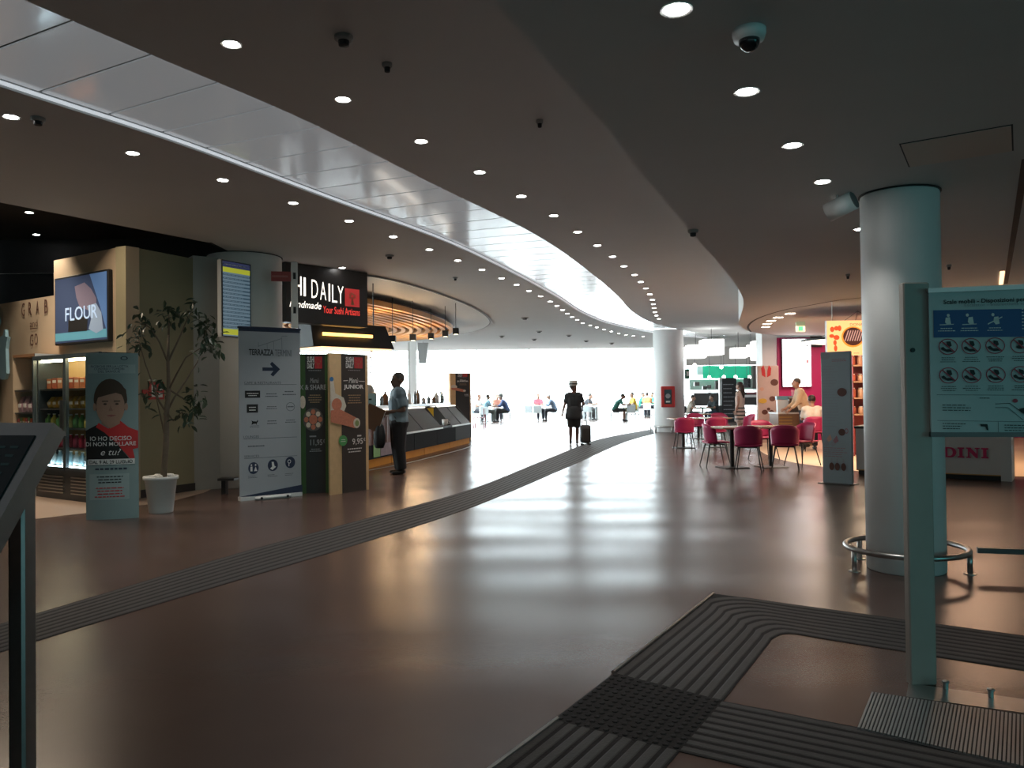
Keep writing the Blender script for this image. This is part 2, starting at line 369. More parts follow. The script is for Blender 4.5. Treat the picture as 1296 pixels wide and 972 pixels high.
for i in range(8): MB().box((X0 + i * 3 - .05, 40.12, 3.98), (X0 + i * 3 + .05, Y1 - .12, 4.12)).build('beam', MWHITE, sk)
for i in range(8): MB().box((X0 + i * 3 + .06, 40.12, 4.04), (min(9.05, X0 + i * 3 + 2.94), Y1 - .12, 4.05)).build('pane', MGLASS, sk)
# fascia and dark open ceiling of the grab and go shop
pf = [(xl(y), y) for y in (3.0, 9.1, 11.59)] + [(-4.4, 14.2)]
mb = MB()
for a, b in zip(pf, pf[1:]): mb.quad((*a, CEIL), (*b, CEIL), (*b, 4.6), (*a, 4.6))
struct(mb.build('trim_1', MBLACK, fix=False)); struct(MB().box((-9.4, Y0, 4.3), (-4.35, 14.2, 4.4)).build('ceiling_shop', MBLACK), 'black open ceiling over the grab and go shop')
# ------------------------------------------------ winding strip of light panels
strip = thing('light_panel_strip', 'winding strip of frosted light panels set into the ceiling slot', 'ceiling light')
MPAN = M('frosted_panel', (.62, .63, .65), .12, emit=(.9, .95, 1), es=.085, coat=.25)
MLED = M('led_strip', (1, 1, 1), .5, emit=(.86, .93, 1), es=.3)
R2 = resample(RE, .56); L2 = offset(R2, SW - .03); R2i = offset(R2, .03)
for i in range(len(R2) - 1):
    g = .025
    a, b, c, d = R2i[i].lerp(R2i[i + 1], g), R2i[i].lerp(R2i[i + 1], 1 - g), L2[i].lerp(L2[i + 1], 1 - g), L2[i].lerp(L2[i + 1], g)
    z = CEIL + .05; MB().prism([tuple(a), tuple(b), tuple(c), tuple(d)], z, z + .012).build('panel', MPAN, strip)
for C, s in ((RE, .012), (LE, -.012)):
    C2 = [p + n * s for p, n in zip(C, normals(C))]; mb = MB()
    for a, b in zip(C2, C2[1:]): mb.quad((*a, CEIL + .015), (*b, CEIL + .015), (*b, CEIL + .045), (*a, CEIL + .045))
    mb.build('led_edge', MLED, strip, fix=False)
# ------------------------------------------------ lower soffit on the right
SP = [(-4.6, -8), (-2.9, -4), (-1.3, 0)] + [tuple(hz(x, y, SOF).xy) for x, y in ((630, 5), (700, 86), (760, 153), (830, 240), (880, 300), (920, 345), (938, 372), (941, 385), (938, 398), (935, 408), (937, 413), (945, 418), (960, 422), (985, 424.5))]
SP = crom(SP, 6); SP = [tuple(p) for p in SP]
SPP = SP + [(X1, SP[-1][1] + .6), (X1, 12.3), (9, 12.3), (9, -8)]
struct(MB().prism(SPP, SOF, CEIL + .1).build('ceiling_soffit', MSOF), 'lower curved plaster soffit over the pink cafe and the column')
gp = [hz(x, y, SOF) for x, y in ((1110, 374), (1092, 376.6), (1061, 380), (1022, 387), (995.6, 391.7), (969, 399.5), (953.6, 406.8), (948, 414), (951.6, 420))]
gp = [(p.x, p.y) for p in gp]; gc = crom(gp, 6); gi = offset(gc, .05)
mb = MB()
for i in range(len(gc) - 1): mb.quad((*gc[i], SOF - .004), (*gc[i + 1], SOF - .004), (*gi[i + 1], SOF - .004), (*gi[i], SOF - .004))
struct(mb.build('trim_2', MBLACK, fix=False), 'dark shadow gap curving across the soffit')
# slot of warm light at the right edge of the soffit
sa, sb = Vector((3.45, 5.3)), Vector((7.25, 11.6)); sn = Vector((sb.y - sa.y, sa.x - sb.x)).normalized()
mb = MB(); mb.quad((*sa, SOF - .005), (*sb, SOF - .005), (*(sb + sn * .05), SOF - .005), (*(sa + sn * .05), SOF - .005))
struct(mb.build('trim_3', MBLACK, fix=False), 'narrow dark slot along the right of the soffit')
t = thing('cove_lamp', 'warm strip lamp set in the soffit slot above the escalator notice', 'lamp')
mm = sa.lerp(sb, .8); MB().add([(*(mm - sn * .06), SOF - .012), (*(sb - sn * .06), SOF - .012), (*(sb - sn * .01), SOF - .012), (*(mm - sn * .01), SOF - .012), (*(mm - sn * .06), SOF), (*(sb - sn * .06), SOF), (*(sb - sn * .01), SOF), (*(mm - sn * .01), SOF)], [(0, 1, 2, 3), (0, 1, 5, 4), (1, 2, 6, 5), (2, 3, 7, 6), (3, 0, 4, 7)]).build('diffuser', M('cove_warm', (1, .8, .6), .5, emit=(1, .55, .3), es=1.5), t)
hp = [hz(*p, SOF) for p in ((1138, 182), (1282, 157), (1283, 190), (1150, 211))]
t = thing('access_hatch', 'flat access hatch with a thin dark frame in the soffit', 'hatch', (hp[0].x, hp[0].y, SOF))
hv = [(p.x - hp[0].x, p.y - hp[0].y) for p in hp]; hc = Vector((sum(p[0] for p in hv) / 4, sum(p[1] for p in hv) / 4))
MB().prism(hv, -.004, 0).build('frame', MDARK, t); MB().prism([tuple(hc + (Vector(p) - hc) * .97) for p in hv], -.008, 0).build('lid', M('hatch_lid', (.62, .54, .48), .6), t)
# ------------------------------------------------ recessed downlights
dl = thing('downlight', 'small round recessed downlight beside the light strip', 'downlight', group='downlights along the light strip')
MB().lathe([(.05, 0), (.066, -.004), (.066, .0), (.05, .012)], 20).build('trim_ring', MWHITE, dl); MB().lathe([(.001, -.003), (.049, -.003), (.049, .01), (.001, .01)], 20).build('lens', MLAMP, dl)
Zm = lambda X, Y: (400 + X / 2.817, 180 + Y / 2.817)
rowA = [(14, 148), (168, 194), (282, 228), (371, 257)] + [Zm(*p) for p in ((118, 281), (275, 337), (404, 383), (505, 422), (591, 455), (661, 485), (715, 508), (759, 530), (800, 549), (835, 568), (858, 583), (879, 598), (896, 611), (913, 623), (931, 633), (951, 645), (977, 653), (1001, 660), (1027, 668), (1053, 675), (1079, 682), (1105, 687), (1131, 690), (1166, 693))]
rowB = [(293, 56), (434, 126), (533, 179)] + [Zm(*p) for p in ((583, 107), (732, 193), (847, 262), (933, 320), (1003, 368), (1057, 408), (1098, 442), (1136, 473), (1158, 498), (1176, 521), (1190, 542), (1199, 562), (1202, 577), (1205, 591), (1208, 606), (1213, 618), (1222, 630))]
def glow(q, P=28, col=(1, .97, .92)): light('SPOT', 'downlight_beam', (q[0], q[1], q[2] - .02), P, col, .05, spot=95)
first = True
for i, p in enumerate(rowA + rowB):
    q = hz(*p, CEIL); glow(q)
    lab = 'small round recessed downlight between the light strip and the shops' if i < len(rowA) else 'small round recessed downlight between the light strip and the lower soffit'
    g = 'downlights on the shop side of the light strip' if i < len(rowA) else 'downlights on the soffit side of the light strip'
    if first: dl.location = q; tag(dl, lab, 'downlight', g); first = False
    else: dup(dl, q, label=lab, group=g)
for p in ((856, 12), (945, 116), (1003, 184), (1041, 230), (1089, 290)): glow(hz(*p, SOF), 20); dup(dl, hz(*p, SOF), label='small round recessed downlight in the lower soffit near the round column', group='downlights in the soffit')
dup(dl, hz(433, 339, CEIL), label='single recessed downlight just above the black sushi sign', group='downlight over the sushi sign')
dup(dl, hz(37, 269, 4.3), label='larger round spotlight in the black shop ceiling', group='lights in the black shop ceiling'); glow(hz(37, 269, 4.3) + Vector((.3, -1.2, 0)), 160, (1, .84, .66)); glow(hz(46, 297, 4.3) + Vector((1.0, -1.8, 0)), 160, (1, .84, .66)); dup(dl, hz(46, 297, 4.3), label='larger round spotlight in the black shop ceiling', group='lights in the black shop ceiling')
for k in range(26):
    q = Vector((random.uniform(10.6, 15.5), random.uniform(26, 39.5), CEIL)); dup(dl, q, label='tiny downlight in the ceiling over the green food kiosk', group='downlights over the food court')
for i, p in enumerate(((1000, 396.5), (985, 401.5), (976, 405.7), (971, 409.6), (969, 413.5))):
    q = hz(*p, SOF); t = thing('linear_light', 'short linear recessed light in the soffit of the pink cafe', 'ceiling light', q, 0, 'linear lights over the pink cafe')
    MB().box((-.09, -.09, -.006), (.09, .09, .0)).build('frame', MWHITE, t); MB().box((-.075, -.075, -.01), (.075, .075, -.006)).build('diffuser', M('lamp_warm', (1, .9, .8), .5, emit=(1, .85, .65), es=14), t)
# small ceiling devices
def detector(p, z, label, r=.055):
    t = thing('smoke_detector', label, 'smoke detector', hz(*p, z)); MB().lathe([(r, 0), (r, -.02), (r * .8, -.03)], 16).build('base', M('detector_grey', (.25, .25, .24), .5), t); MB().lathe([(r * .6, -.03), (r * .55, -.06), (r * .2, -.065)], 14).build('sensor_head', MDARK, t)
detector((435, 46), CEIL, 'round smoke detector between the two near downlights', .06); detector((48, 149), CEIL, 'flat smoke detector beside a downlight near the shop edge')
detector((490, 80), CEIL, 'tiny dark sensor on the bare ceiling past the detector', .035); detector((683, 152), CEIL, 'tiny dark sensor near the soffit edge', .03); detector((877, 291), SOF, 'small sensor at the curved soffit lip', .05)
detector((493, 323), CEIL, 'smoke detector above the sushi kiosk approach', .07); detector((576, 351), CEIL, 'small smoke detector before the kiosk ceiling disc', .05); detector((1073, 347), SOF, 'dark sprinkler head on the soffit left of the column', .03); detector((1201, 335), SOF, 'dark sprinkler head on the soffit right of the column', .03)
DW = ('first', 'second', 'third', 'fourth', 'fifth', 'sixth', 'seventh')
for i, p in enumerate(((664, 402), (682, 419), (635, 425), (720, 424), (742, 431), (774, 434), (676, 429))): detector(p, CEIL, 'dark detector on the bright far ceiling, %s counted from the light strip' % DW[(i * 3) % 7], .11)
q = hz(948, 38, SOF); t = thing('dome_camera', 'white ceiling dome camera with a dark glass bubble', 'security camera', q)
MB().lathe([(.07, 0), (.07, -.02), (.062, -.045)], 24).build('housing', MWHITE, t, True); MB().lathe([(.045, -.045), (.043, -.06), (.034, -.078), (.018, -.09), (.002, -.094)], 20).build('bubble', M('smoked_bubble', (.01, .01, .012), .05), t, True)
q = hz(1060, 247, SOF); t = thing('ceiling_speaker', 'white cylinder loudspeaker on a bracket beside the column', 'speaker', q)
a, b = Vector((-.06, .05, -.13)), Vector((.09, -.09, -.06))
MB().cyl(a, b, .075, .075, 22).build('body', MWHITE, t, True); MB().cyl(b, b + (b - a) * .03, .068, .068, 22).build('grille', M('speaker_grille', (.16, .17, .17), .7), t); MB().tube([(0, 0, 0), (0, 0, -.03), (.02, -.06, -.06)], .012).build('bracket', MSTEEL, t)
# ------------------------------------------------ floor bands
def band(curve_l, curve_r, n, name, label, z=.0055, ribfrac=.74):
    t = thing(name, label, 'tactile paving'); N = len(curve_l); mb = MB()
    mb.loft([[(*curve_l[i], .0005), (*curve_r[i], .0005), (*curve_r[i], .003), (*curve_l[i], .003)] for i in range(N)]); mb.build('mat', MRUB, t)
    for k in range(n):
        u0 = (k + .5 - ribfrac / 2) / n; u1 = (k + .5 + ribfrac / 2) / n; rows = []
        for i in range(N):
            a, b = curve_l[i].lerp(curve_r[i], u0), curve_l[i].lerp(curve_r[i], u1); e = (b - a) * .15
            rows.append([(*a, .002), (*b, .002), (*(b - e), z), (*(a + e), z)])
        MB().loft(rows).build('rib', MTAC, t)
    return t
cl = [fl(*p).xy for p in ((-140, 830), (0, 790), (130, 752), (300, 701), (450, 660), (600, 618), (690, 582), (760, 555.5), (826, 543))]
cr = [fl(*p).xy for p in ((-140, 868), (0, 826), (130, 786), (300, 735), (450, 690), (600, 641), (712, 594), (790, 560), (828, 549))]
band(crom(cl, 5), crom(cr, 5), 8, 'tactile_path', 'dark ribbed tactile path winding across the concourse floor')
V = lambda p: fl(*p).xy
A, B, C_, D = V((905, 752)), V((1296, 805)), V((985, 800)), V((1296, 849))
dAB = (B - A).normalized(); pA = A + dAB * 6
# arm along the back, curved corner, arm towards the camera
J0, J1, J2, J3 = V((777, 853)), V((915, 888)), V((860, 952)), V((700, 912))
outer = [J0, J0.lerp(A, .45), J0.lerp(A, .8)] + [A + (J0 - A) * .08, A + dAB * .16, A + dAB * .5, A + dAB * 1.2, A + dAB * 3.6]
dCD = (D - C_).normalized()
inner = [J1, J1.lerp(C_, .45), J1.lerp(C_, .8)] + [C_ + (J1 - C_) * .12, C_ + dCD * .06, C_ + dCD * .3, C_ + dCD * .9, C_ + dCD * 3.2]
band(crom(outer, 3), crom(inner, 3), 9, 'tactile_path', 'dark ribbed tactile path turning a corner beside the column')
MB().prism([tuple(A), tuple(A + (J0 - A) * .22), tuple(A + dAB * .16 + (C_ - A) * .04), tuple(A + dAB * .6)], .0005, .0032).build('corner_mat', MRUB, [o for o in COL.objects if o.get('label', '').endswith('beside the column') and 'turning' in o['label']][0])
E1 = V((1296, 962)); K1 = J1 + (E1 - J1) * 1.5; K2 = J2 + (E1 - J1) * 1.5
band([J1, K1], [J2, K2], 9, 'tactile_path', 'dark ribbed tactile path leading to the escalator landing')
d3 = (J3 - J0).normalized(); band([J3, J3 + (J3 - J0) * 4], [J2, J2 + (J2 - J1) * 4], 9, 'tactile_path', 'dark ribbed tactile path running towards the viewer from the dotted square')
t = thing('tactile_square', 'dark dotted tactile square where the ribbed paths meet', 'tactile paving')
MB().prism([tuple(J0), tuple(J1), tuple(J2), tuple(J3)], .0005, .004).build('mat', MRUB, t)
mb = MB()
for i in range(13):
    for j in range(13):
        p = J0.lerp(J1, (i + .5) / 13).lerp(J3.lerp(J2, (i + .5) / 13), (j + .5) / 13); mb.lathe([(.014, .003), (.012, .007), (.006, .0085)], 6, (p.x, p.y, 0))
tag(mb.build('stud_field', MRUB, t), None, kind='stuff')
e0, e1 = V((903, 752)), V((776, 852)); MB().tube([(*e0, .004), (*e1, .004)], .012, 6).build('edge_strip', MSTEEL, t); e0, e1 = V((706, 911)), V((600, 990)); MB().tube([(*e0, .004), (*e1, .004)], .012, 6).build('edge_strip', MSTEEL, t)
sfl = [fl(*p).xy for p in ((39, 658), (108, 650), (215, 635), (257, 624))]
poly = [(-9.4, 3.0), (-9.3, 4.0)] + [tuple(p) for p in sfl] + [(-4.9, 14.2), (-9.4, 14.2)]
struct(MB().prism(poly, 0, .006).build('floor_shop', MCREAM), 'cream tiled floor of the grab and go shop')
cf = [fl(*p).xy for p in ((955, 553), (960, 568), (975, 577.5), (1000, 584.5), (1041, 591), (1090, 597))]
struct(MB().prism([tuple(p) for p in crom(cf, 4)] + [(8.9, 12.2), (15.9, 12.4), (15.9, 22), (9, 24.6)], 0, .005).build('floor_cafe', M('cafe_floor', (.62, .47, .32), .4, noise=.06)), 'cream floor of the pink cafe with a curved edge')
# ================================================================== columns
def column(name, label, x, y, r, z1, groove=True):
    t = thing(name, label, 'column', (x, y, 0))
    MB().lathe([(r - .01, 0), (r, .01), (r, z1 - .02), (r - .01, z1)], 48).build('shaft', MWHITE, t, False)
    for p in t.children if False else []: pass
    MB().lathe([(r + .012, z1 - .012), (r + .012, z1 - .002)], 48).build('shadow_gap', MBLACK, t)
    return t
def smooth_kids(t):
    for o in COL.objects:
        if o.parent == t and o.type == 'MESH':
            for p in o.data.polygons: p.use_smooth = len(p.vertices) == 4
p = fl(1147, 730); d = Vector((p.x, p.y)).normalized() * .29; colR = Vector((p.x + d.x, p.y + d.y))
t = column('round_column', 'smooth white round column with a steel guard ring near the escalator notice', colR.x, colR.y, .285, SOF); smooth_kids(t)
colL = Vector((-4.33, 12.85)); t = column('round_column', 'thick white round column carrying the departures screen', colL.x, colL.y, .58, CEIL); smooth_kids(t)
p = fl(851, 547); colF = Vector((p.x, p.y + .5)); rF = 19.0 * colF.y / 1000; t = column('round_column', 'white round column with the red hose cabinet', colF.x, colF.y, rF, CEIL); smooth_kids(t)
def guard(c, R, h, r, n, a0, label):
    t = thing('guard_ring', label, 'guard rail', (c.x, c.y, 0))
    MB().tube([(R * math.cos(2 * math.pi * i / 40), R * math.sin(2 * math.pi * i / 40), h) for i in range(40)], r, 10, True).build('ring', MSTEEL, t, True)
    for k in range(n):
        a = a0 + 2 * math.pi * k / n; x, y = R * math.cos(a), R * math.sin(a)
        lg = MB().cyl((x, y, 0), (x, y, h), r * .9, n=10).build('leg', MSTEEL, t, True); MB().lathe([(r * 2, 0), (r * 2, .006), (r, .008)], 14, (x, y, 0)).build('foot_plate', MSTEEL, lg)
    return t
guard(colR, .435, .17, .022, 5, math.radians(-100), 'low steel guard ring around the near white column')
guard(colF, rF + .14, .2, .03, 7, math.radians(-95), 'low dark guard ring around the column with the hose cabinet')
a, b = colR + Vector((.49, -.12)), fl(1330, 720).xy
b = colR + Vector((1.6, -.42)); t = thing('kick_rail', 'straight low steel rail running off from the guard ring', 'rail')
MB().box((0, -.02, .145), ((b - a).length, .02, .185)).build('bar', MDSTEEL, t, loc=(a.x, a.y, 0), rz=math.atan2((b - a).y, (b - a).x))
for k in (.55, .97):
    q = a.lerp(b, k); MB().cyl((q.x, q.y, 0), (q.x, q.y, .15), .018).build('leg', MSTEEL, t)
# red hose cabinet on the far column
t = thing('hose_cabinet', 'red fire hose cabinet with a dark glass door on the far column', 'fire cabinet', (at(845, 504, colF.y - rF).x, colF.y - rF - .03, 1.4 + (497.5 - 515) * colF.y / 1000), math.radians(-8))
s_ = colF.y / 1000; MB().bev((-8.5 * s_, -.12, 0), (8.5 * s_, .0, 26 * s_), .02).build('box', M('fire_red', (.5, .03, .03), .4), t); MB().box((-4.5 * s_, -.13, 4 * s_), (4.5 * s_, -.118, 22 * s_)).build('glass_door', M('dark_glass', (.02, .025, .03), .1), t); MB().box((-2.5 * s_, -.134, 6 * s_), (2.5 * s_, -.131, 8 * s_)).build('label_plate', MINKW, t)
MB().cyl((0, -.16, 14 * s_), (0, -.13, 14 * s_), 3 * s_, n=16).build('hose_reel', MINKG, t)
# ================================================================== grab and go shop
K = fl(160, 631).xy; K = Vector((-5.37, 11.0)); dw = Vector((-1.63, 1.1)).normalized(); nW = Vector((-dw.y, dw.x)); nW = nW if nW.dot(-K) > 0 else -nW
rzW = math.atan2(-dw.y, -dw.x)
def sW(px, py):       # along-wall distance from the corner, height
    P = onplane(px, py, K, nW); return (P.xy - K).dot(dw), P.z
def wpt(s, out=0): q = K + dw * s + nW * out; return q
def wroot(name, label, cat, px0, py0, px1, py1, out=.03, group=None):   # thing hung on that wall, local x along the wall towards the corner
    s0, zt = sW(px0, py0); s1, _ = sW(px1, py0); _, zb = sW((px0 + px1) / 2, py1); _, zt = sW((px0 + px1) / 2, py0); q = wpt((s0 + s1) / 2, out)
    return thing(name, label, cat, (q.x, q.y, zb), rzW, group), abs(s0 - s1), zt - zb
q = wpt(4.9)
sHi = sW(68, 330)[0]; zLow = sW(30, 380)[1]
w = struct(MB().box((0, 0, 0), (sHi, .2, 3.55)).box((sHi, 0, 0), (6.2, .2, zLow)).build('wall_shop', MBEIGE, loc=(K.x, K.y, 0), rz=math.atan2(dw.y, dw.x)), 'beige shop wall carrying the screen and the lettering')
w.scale.y = 1 if Vector((-dw.y, dw.x)).dot(nW) < 0 else -1
P2 = fl(246, 621).xy
struct(MB().box((0, 0, 0), ((P2 - K).length, .2, 3.55)).build('wall_shop_end', MOLIVE, loc=(K.x, K.y, 0), rz=math.atan2((P2 - K).y, (P2 - K).x)), 'olive end wall of the shop behind the potted tree')
struct(MB().box((0, -.02, 0), ((P2 - K).length, 0, .12)).build('baseboard_shop', MBLACK, loc=(K.x, K.y, 0), rz=math.atan2((P2 - K).y, (P2 - K).x)))
P3 = fl(271, 619).xy; struct(MB().box((0, 0, 0), ((P3 - P2).length + .3, .25, 3.6)).build('wall_shop_pier', MGREYW, loc=(P2.x, P2.y, 0), rz=math.atan2((P3 - P2).y, (P3 - P2).x)), 'narrow grey pier beside the olive wall')
# screen reading FLOUR
t, w, h = wroot('wall_screen', 'wide wall screen showing a baking film with the word FLOUR', 'screen', 75, 347, 143, 435)
MB().bev((-w / 2, -.04, 0), (w / 2, .03, h), .01).build('frame', MBLACK, t)
f = Face(t, w * .96, h * .94, (345, 500, 660, 900), d=.041, z0=h * .03)
def glowm(name, col, es): return M(name, col, .15, emit=col, es=es)
f.rect_(345, 500, 660, 900, glowm('screen_navy', (.05, .07, .13), .2), 'picture', 1)
f.poly([(560, 500), (660, 500), (660, 860), (620, 700), (590, 600)], glowm('screen_blue', (.09, .17, .34), .3), 'picture', 2)
f.poly([(470, 560), (530, 545), (570, 590), (600, 650), (600, 690), (560, 720), (500, 690), (480, 630)], glowm('screen_hand', (.17, .14, .18), .25), 'picture', 3)
f.poly([(545, 690), (600, 680), (630, 740), (640, 840), (600, 860), (555, 830), (570, 770)], glowm('screen_dough', (.25, .32, .42), .25), 'picture', 4)
f.rect_(345, 838, 660, 888, glowm('screen_cyan', (.10, .27, .33), .35), 'picture', 2); f.poly([(430, 760), (550, 750), (545, 840), (430, 835)], MBLACK, 'picture', 4)
f.text('FLOUR', 412, 685, 608, 768, glowm('screen_text', (.35, .46, .60), .5), 5, .01)
# GRAB and GO lettering
t, w, h = wroot('wall_lettering', 'brown letters GRAB and GO on the beige shop wall', 'lettering', 27, 380, 62, 438, .001)
f = Face(t, w, h, (225, 165, 495, 620), d=.004); mbr = M('brown_print', (.12, .05, .035), .6)
for ch, x in zip('GRAB', (232, 300, 373, 455)): f.text(ch, x, 175 + (295 - x) * -.0 - 0, x + 32, 310, mbr, 1, .004)
f.text('and', 315, 360, 388, 430, mbr, 1); f.rect_(315, 440, 388, 448, mbr); f.text('G', 315, 500, 348, 615, mbr, 1, .004); f.text('O', 358, 495, 390, 612, mbr, 1, .004)
# pale blue cut-out figure at the edge of the frame
q = wpt(3.05, .02); t, w, h = wroot('cutout_figure', 'pale blue cut-out of a figure with a raised hand on the wall', 'cut-out', 0, 396, 17, 482, .06)
f = Face(t, w, h, (0, 300, 130, 970)); pts = [(-170, 1500), (-170, 380), (-120, 320), (-60, 300), (0, 305), (30, 340), (38, 380), (25, 440), (10, 500), (0, 560), (8, 610), (40, 655), (55, 640), (50, 580), (60, 540), (85, 525), (95, 470), (108, 475), (110, 540), (130, 550), (122, 590), (112, 660), (118, 900), (100, 955), (70, 960), (50, 930), (22, 930), (20, 1500)]
MB().slab([f.P(*p) for p in pts], -.03, .02).build('panel', M('cutout_blue', (.25, .42, .50), .5, noise=.05), t)
# tall open shelf and glass fridge
zf = 0
def unit(name, label, cat, pxa, pxb, top, depth=.0, group=None):
    KF = K + nW * .42; A_, B_ = onplane(pxa, top, KF, nW), onplane(pxb, top, KF, nW); sa_, sb_ = (A_.xy - KF).dot(dw), (B_.xy - KF).dot(dw); q = wpt((sa_ + sb_) / 2, .42); return thing(name, label, cat, (q.x, q.y, .006), rzW, group), abs(sa_ - sb_), (A_.z + B_.z) / 2
t, w, h = unit('snack_shelf', 'tall narrow open wooden snack shelf beside the fridge', 'shelf', 16, 44, 449)
MWB = M('brown_wood', (.30, .16, .08), .5, noise=.2, nscale=14)
MB().box((-w / 2, .36, 0), (w / 2, .38, h)).build('back_panel', MWB, t)
for s in (-1, 1): MB().box((s * w / 2 - .012, 0, 0), (s * w / 2 + .012, .38, h)).build('side_panel', MWHITE if s > 0 else MBEIGE, t)
MB().box((-w / 2, 0, h - .04), (w / 2, .38, h)).build('top_panel', MWB, t)
ts = t; shz = [.12, .5, .86, 1.22, 1.56]
for z in shz: MB().box((-w / 2 + .013, .02, z - .025), (w / 2 - .013, .355, z)).build('shelf_board', MSTEEL, t)
MWs = Matrix.Translation(t.location) @ Matrix.Rotation(rzW, 4, 'Z')
cols = [(.35, .05, .06), (.08, .22, .07), (.45, .25, .05), (.4, .06, .10), (.1, .25, .12), (.5, .1, .05)]
def goods(Mx, name, cat, label, group, x0, x1, n, z, hgt, y, dep, cl, kind='box'):
    wd = (x1 - x0) / n * .88
    for i in range(n):
        x = x0 + (i + .5) * (x1 - x0) / n; c = cl[i % len(cl)]; mt = M('pack_%d_%d_%d' % tuple(int(v * 99) for v in c), c, .35, noise=.15, nscale=30); hh = hgt * random.uniform(.9, 1); p = Mx @ Vector((x, y, z))
        o = thing(name, label, cat, p, rzW, group)
        if kind == 'box':
            MB().bev((-wd / 2, 0, 0), (wd / 2, dep, hh), .004).build('carton', mt, o); MB().box((-wd * .36, -.002, hh * .55), (wd * .36, .0, hh * .8)).build('label_band', MINKW, o)
        elif kind == 'bag':
            MB().loft([[(-wd * .48, .02, 0), (wd * .48, .02, 0), (wd * .48, dep, 0), (-wd * .48, dep, 0)], [(-wd / 2, 0, hh * .45), (wd / 2, 0, hh * .45), (wd / 2, dep, hh * .45), (-wd / 2, dep, hh * .45)], [(-wd * .4, dep * .45, hh), (wd * .4, dep * .45, hh), (wd * .4, dep * .55, hh), (-wd * .4, dep * .55, hh)]]).build('pouch', mt, o, True); MB().box((-wd * .3, -.003, hh * .3), (wd * .3, .004, hh * .55)).build('label_band', MINKW, o)
        else:
            r = min(wd / 2, .05); MB().lathe([(r * .9, 0), (r, .01), (r, hh * .6), (r * .4, hh * .8), (r * .36, hh * .93)], 12).build('bottle_body', mt, o, True); MB().lathe([(r * .42, hh * .93), (r * .42, hh)], 10).build('cap', MINKW, o)
goods(MWs, 'snack_bag', 'snack bag', 'shiny mauve snack bag on the upper board of the wooden shelf', 'snack bags on the wooden shelf', -w / 2 + .03, w / 2 - .03, 4, 1.225, .25, .05, .12, [(.35, .22, .26), (.4, .26, .3)], 'bag')
goods(MWs, 'snack_carton', 'carton', 'upright red or green carton in the row on the wooden shelf', 'cartons on the wooden shelf', -w / 2 + .02, w / 2 - .02, 8, .865, .29, .05, .2, cols)
goods(MWs, 'snack_carton', 'carton', 'low carton on the lower board of the wooden shelf', 'cartons on the lower board', -w / 2 + .02, w / 2 - .02, 6, .505, .22, .05, .2, [(.1, .25, .12), (.6, .6, .55), (.08, .2, .1)])
t, w, h = unit('display_fridge', 'tall black display fridge with two glass doors and lit shelves', 'fridge', 45, 130, 449)
D_ = .62
MB().box((-w / 2, .0, 0), (w / 2, .02, .42)).box((-w / 2, .02, 0), (-w / 2 + .04, .40, h)).box((w / 2 - .04, .02, 0), (w / 2, .40, h)).box((-w / 2, .02, h - .06), (w / 2, .40, h)).box((-w / 2, .38, 0), (w / 2, .40, h)).box((-w / 2 + .04, .02, .38), (w / 2 - .04, .38, .42)).build('body', M('fridge_black', (.035, .05, .06), .3), t)
MB().box((-w / 2 + .04, .36, .42), (w / 2 - .04, .378, h - .06)).build('liner', M('fridge_amber', (.36, .24, .10), .5), t)
for z in (.72, 1.0, 1.28, 1.56): MB().box((-w / 2 + .04, .04, z - .02), (w / 2 - .04, .355, z)).build('shelf_board', MSTEEL, t)
MB().box((-w / 2 + .05, .05, h - .09), (w / 2 - .05, .08, h - .061)).build('lamp_tube', M('fridge_lamp', (1, .9, .7), .5, emit=(1, .82, .5), es=22), t)
MB().box((-w / 2 + .05, .03, .45), (w / 2 - .05, .05, .47)).build('lamp_tube', M('fridge_lamp_cool', (1, 1, 1), .5, emit=(.7, .9, 1), es=12), t)
for s in (0, 1):
    x0 = -w / 2 + .005 + s * (w / 2); x1 = x0 + w / 2 - .01
    dr = MB().box((x0, -.05, .42), (x0 + .035, -.005, h)).box((x1 - .035, -.05, .42), (x1, -.005, h)).box((x0 + .035, -.05, .42), (x1 - .035, -.005, .46)).box((x0 + .035, -.05, h - .06), (x1 - .035, -.005, h)).build('door', M('fridge_frame', (.06, .08, .09), .3), t)
    MB().box((x0 + .035, -.03, .46), (x1 - .035, -.022, h - .06)).build('pane', MGLASS, dr); MB().box((x1 - .05 if s == 0 else x0 + .03, -.085, .9), (x1 - .03 if s == 0 else x0 + .05, -.05, 1.4)).build('handle', MSTEEL, dr)
    for k in range(6): MB().box((x0 + .1, -.02, .09 + k * .045), (x1 - .1, -.001, .105 + k * .045)).build('grille_slat', MSTEEL, t)
MWf = Matrix.Translation(t.location) @ Matrix.Rotation(rzW, 4, 'Z')
for z, hh, cl_, nm, kd in ((1.565, .16, [(.45, .13, .05), (.35, .08, .04), (.5, .2, .1)], 'top', 'box'), (1.285, .18, [(.6, .38, .06), (.55, .3, .05)], 'second', 'bag'), (1.005, .2, [(.08, .22, .06), (.45, .4, .08), (.1, .28, .1)], 'third', 'bottle'), (.725, .2, [(.4, .03, .07), (.35, .05, .1)], 'fourth', 'bottle'), (.475, .2, [(.3, .45, .5), (.5, .55, .55)], 'bottom', 'bottle')):
    goods(MWf, {'box': 'sandwich_pack', 'bag': 'salad_pack', 'bottle': 'drink_bottle'}[kd], {'box': 'food pack', 'bag': 'food pack', 'bottle': 'bottle'}[kd], 'packed food or drink on the %s shelf of the glass fridge' % nm, 'goods on the %s fridge shelf' % nm, -w / 2 + .06, w / 2 - .06, 11, z + .003, hh, .12, .14, cl_, kd)
light('AREA', 'shop_light', (-6.0, 9.9, 4.2), 60, (1, .8, .6), 1.2, rot=(math.radians(-32), 0, math.radians(30)))
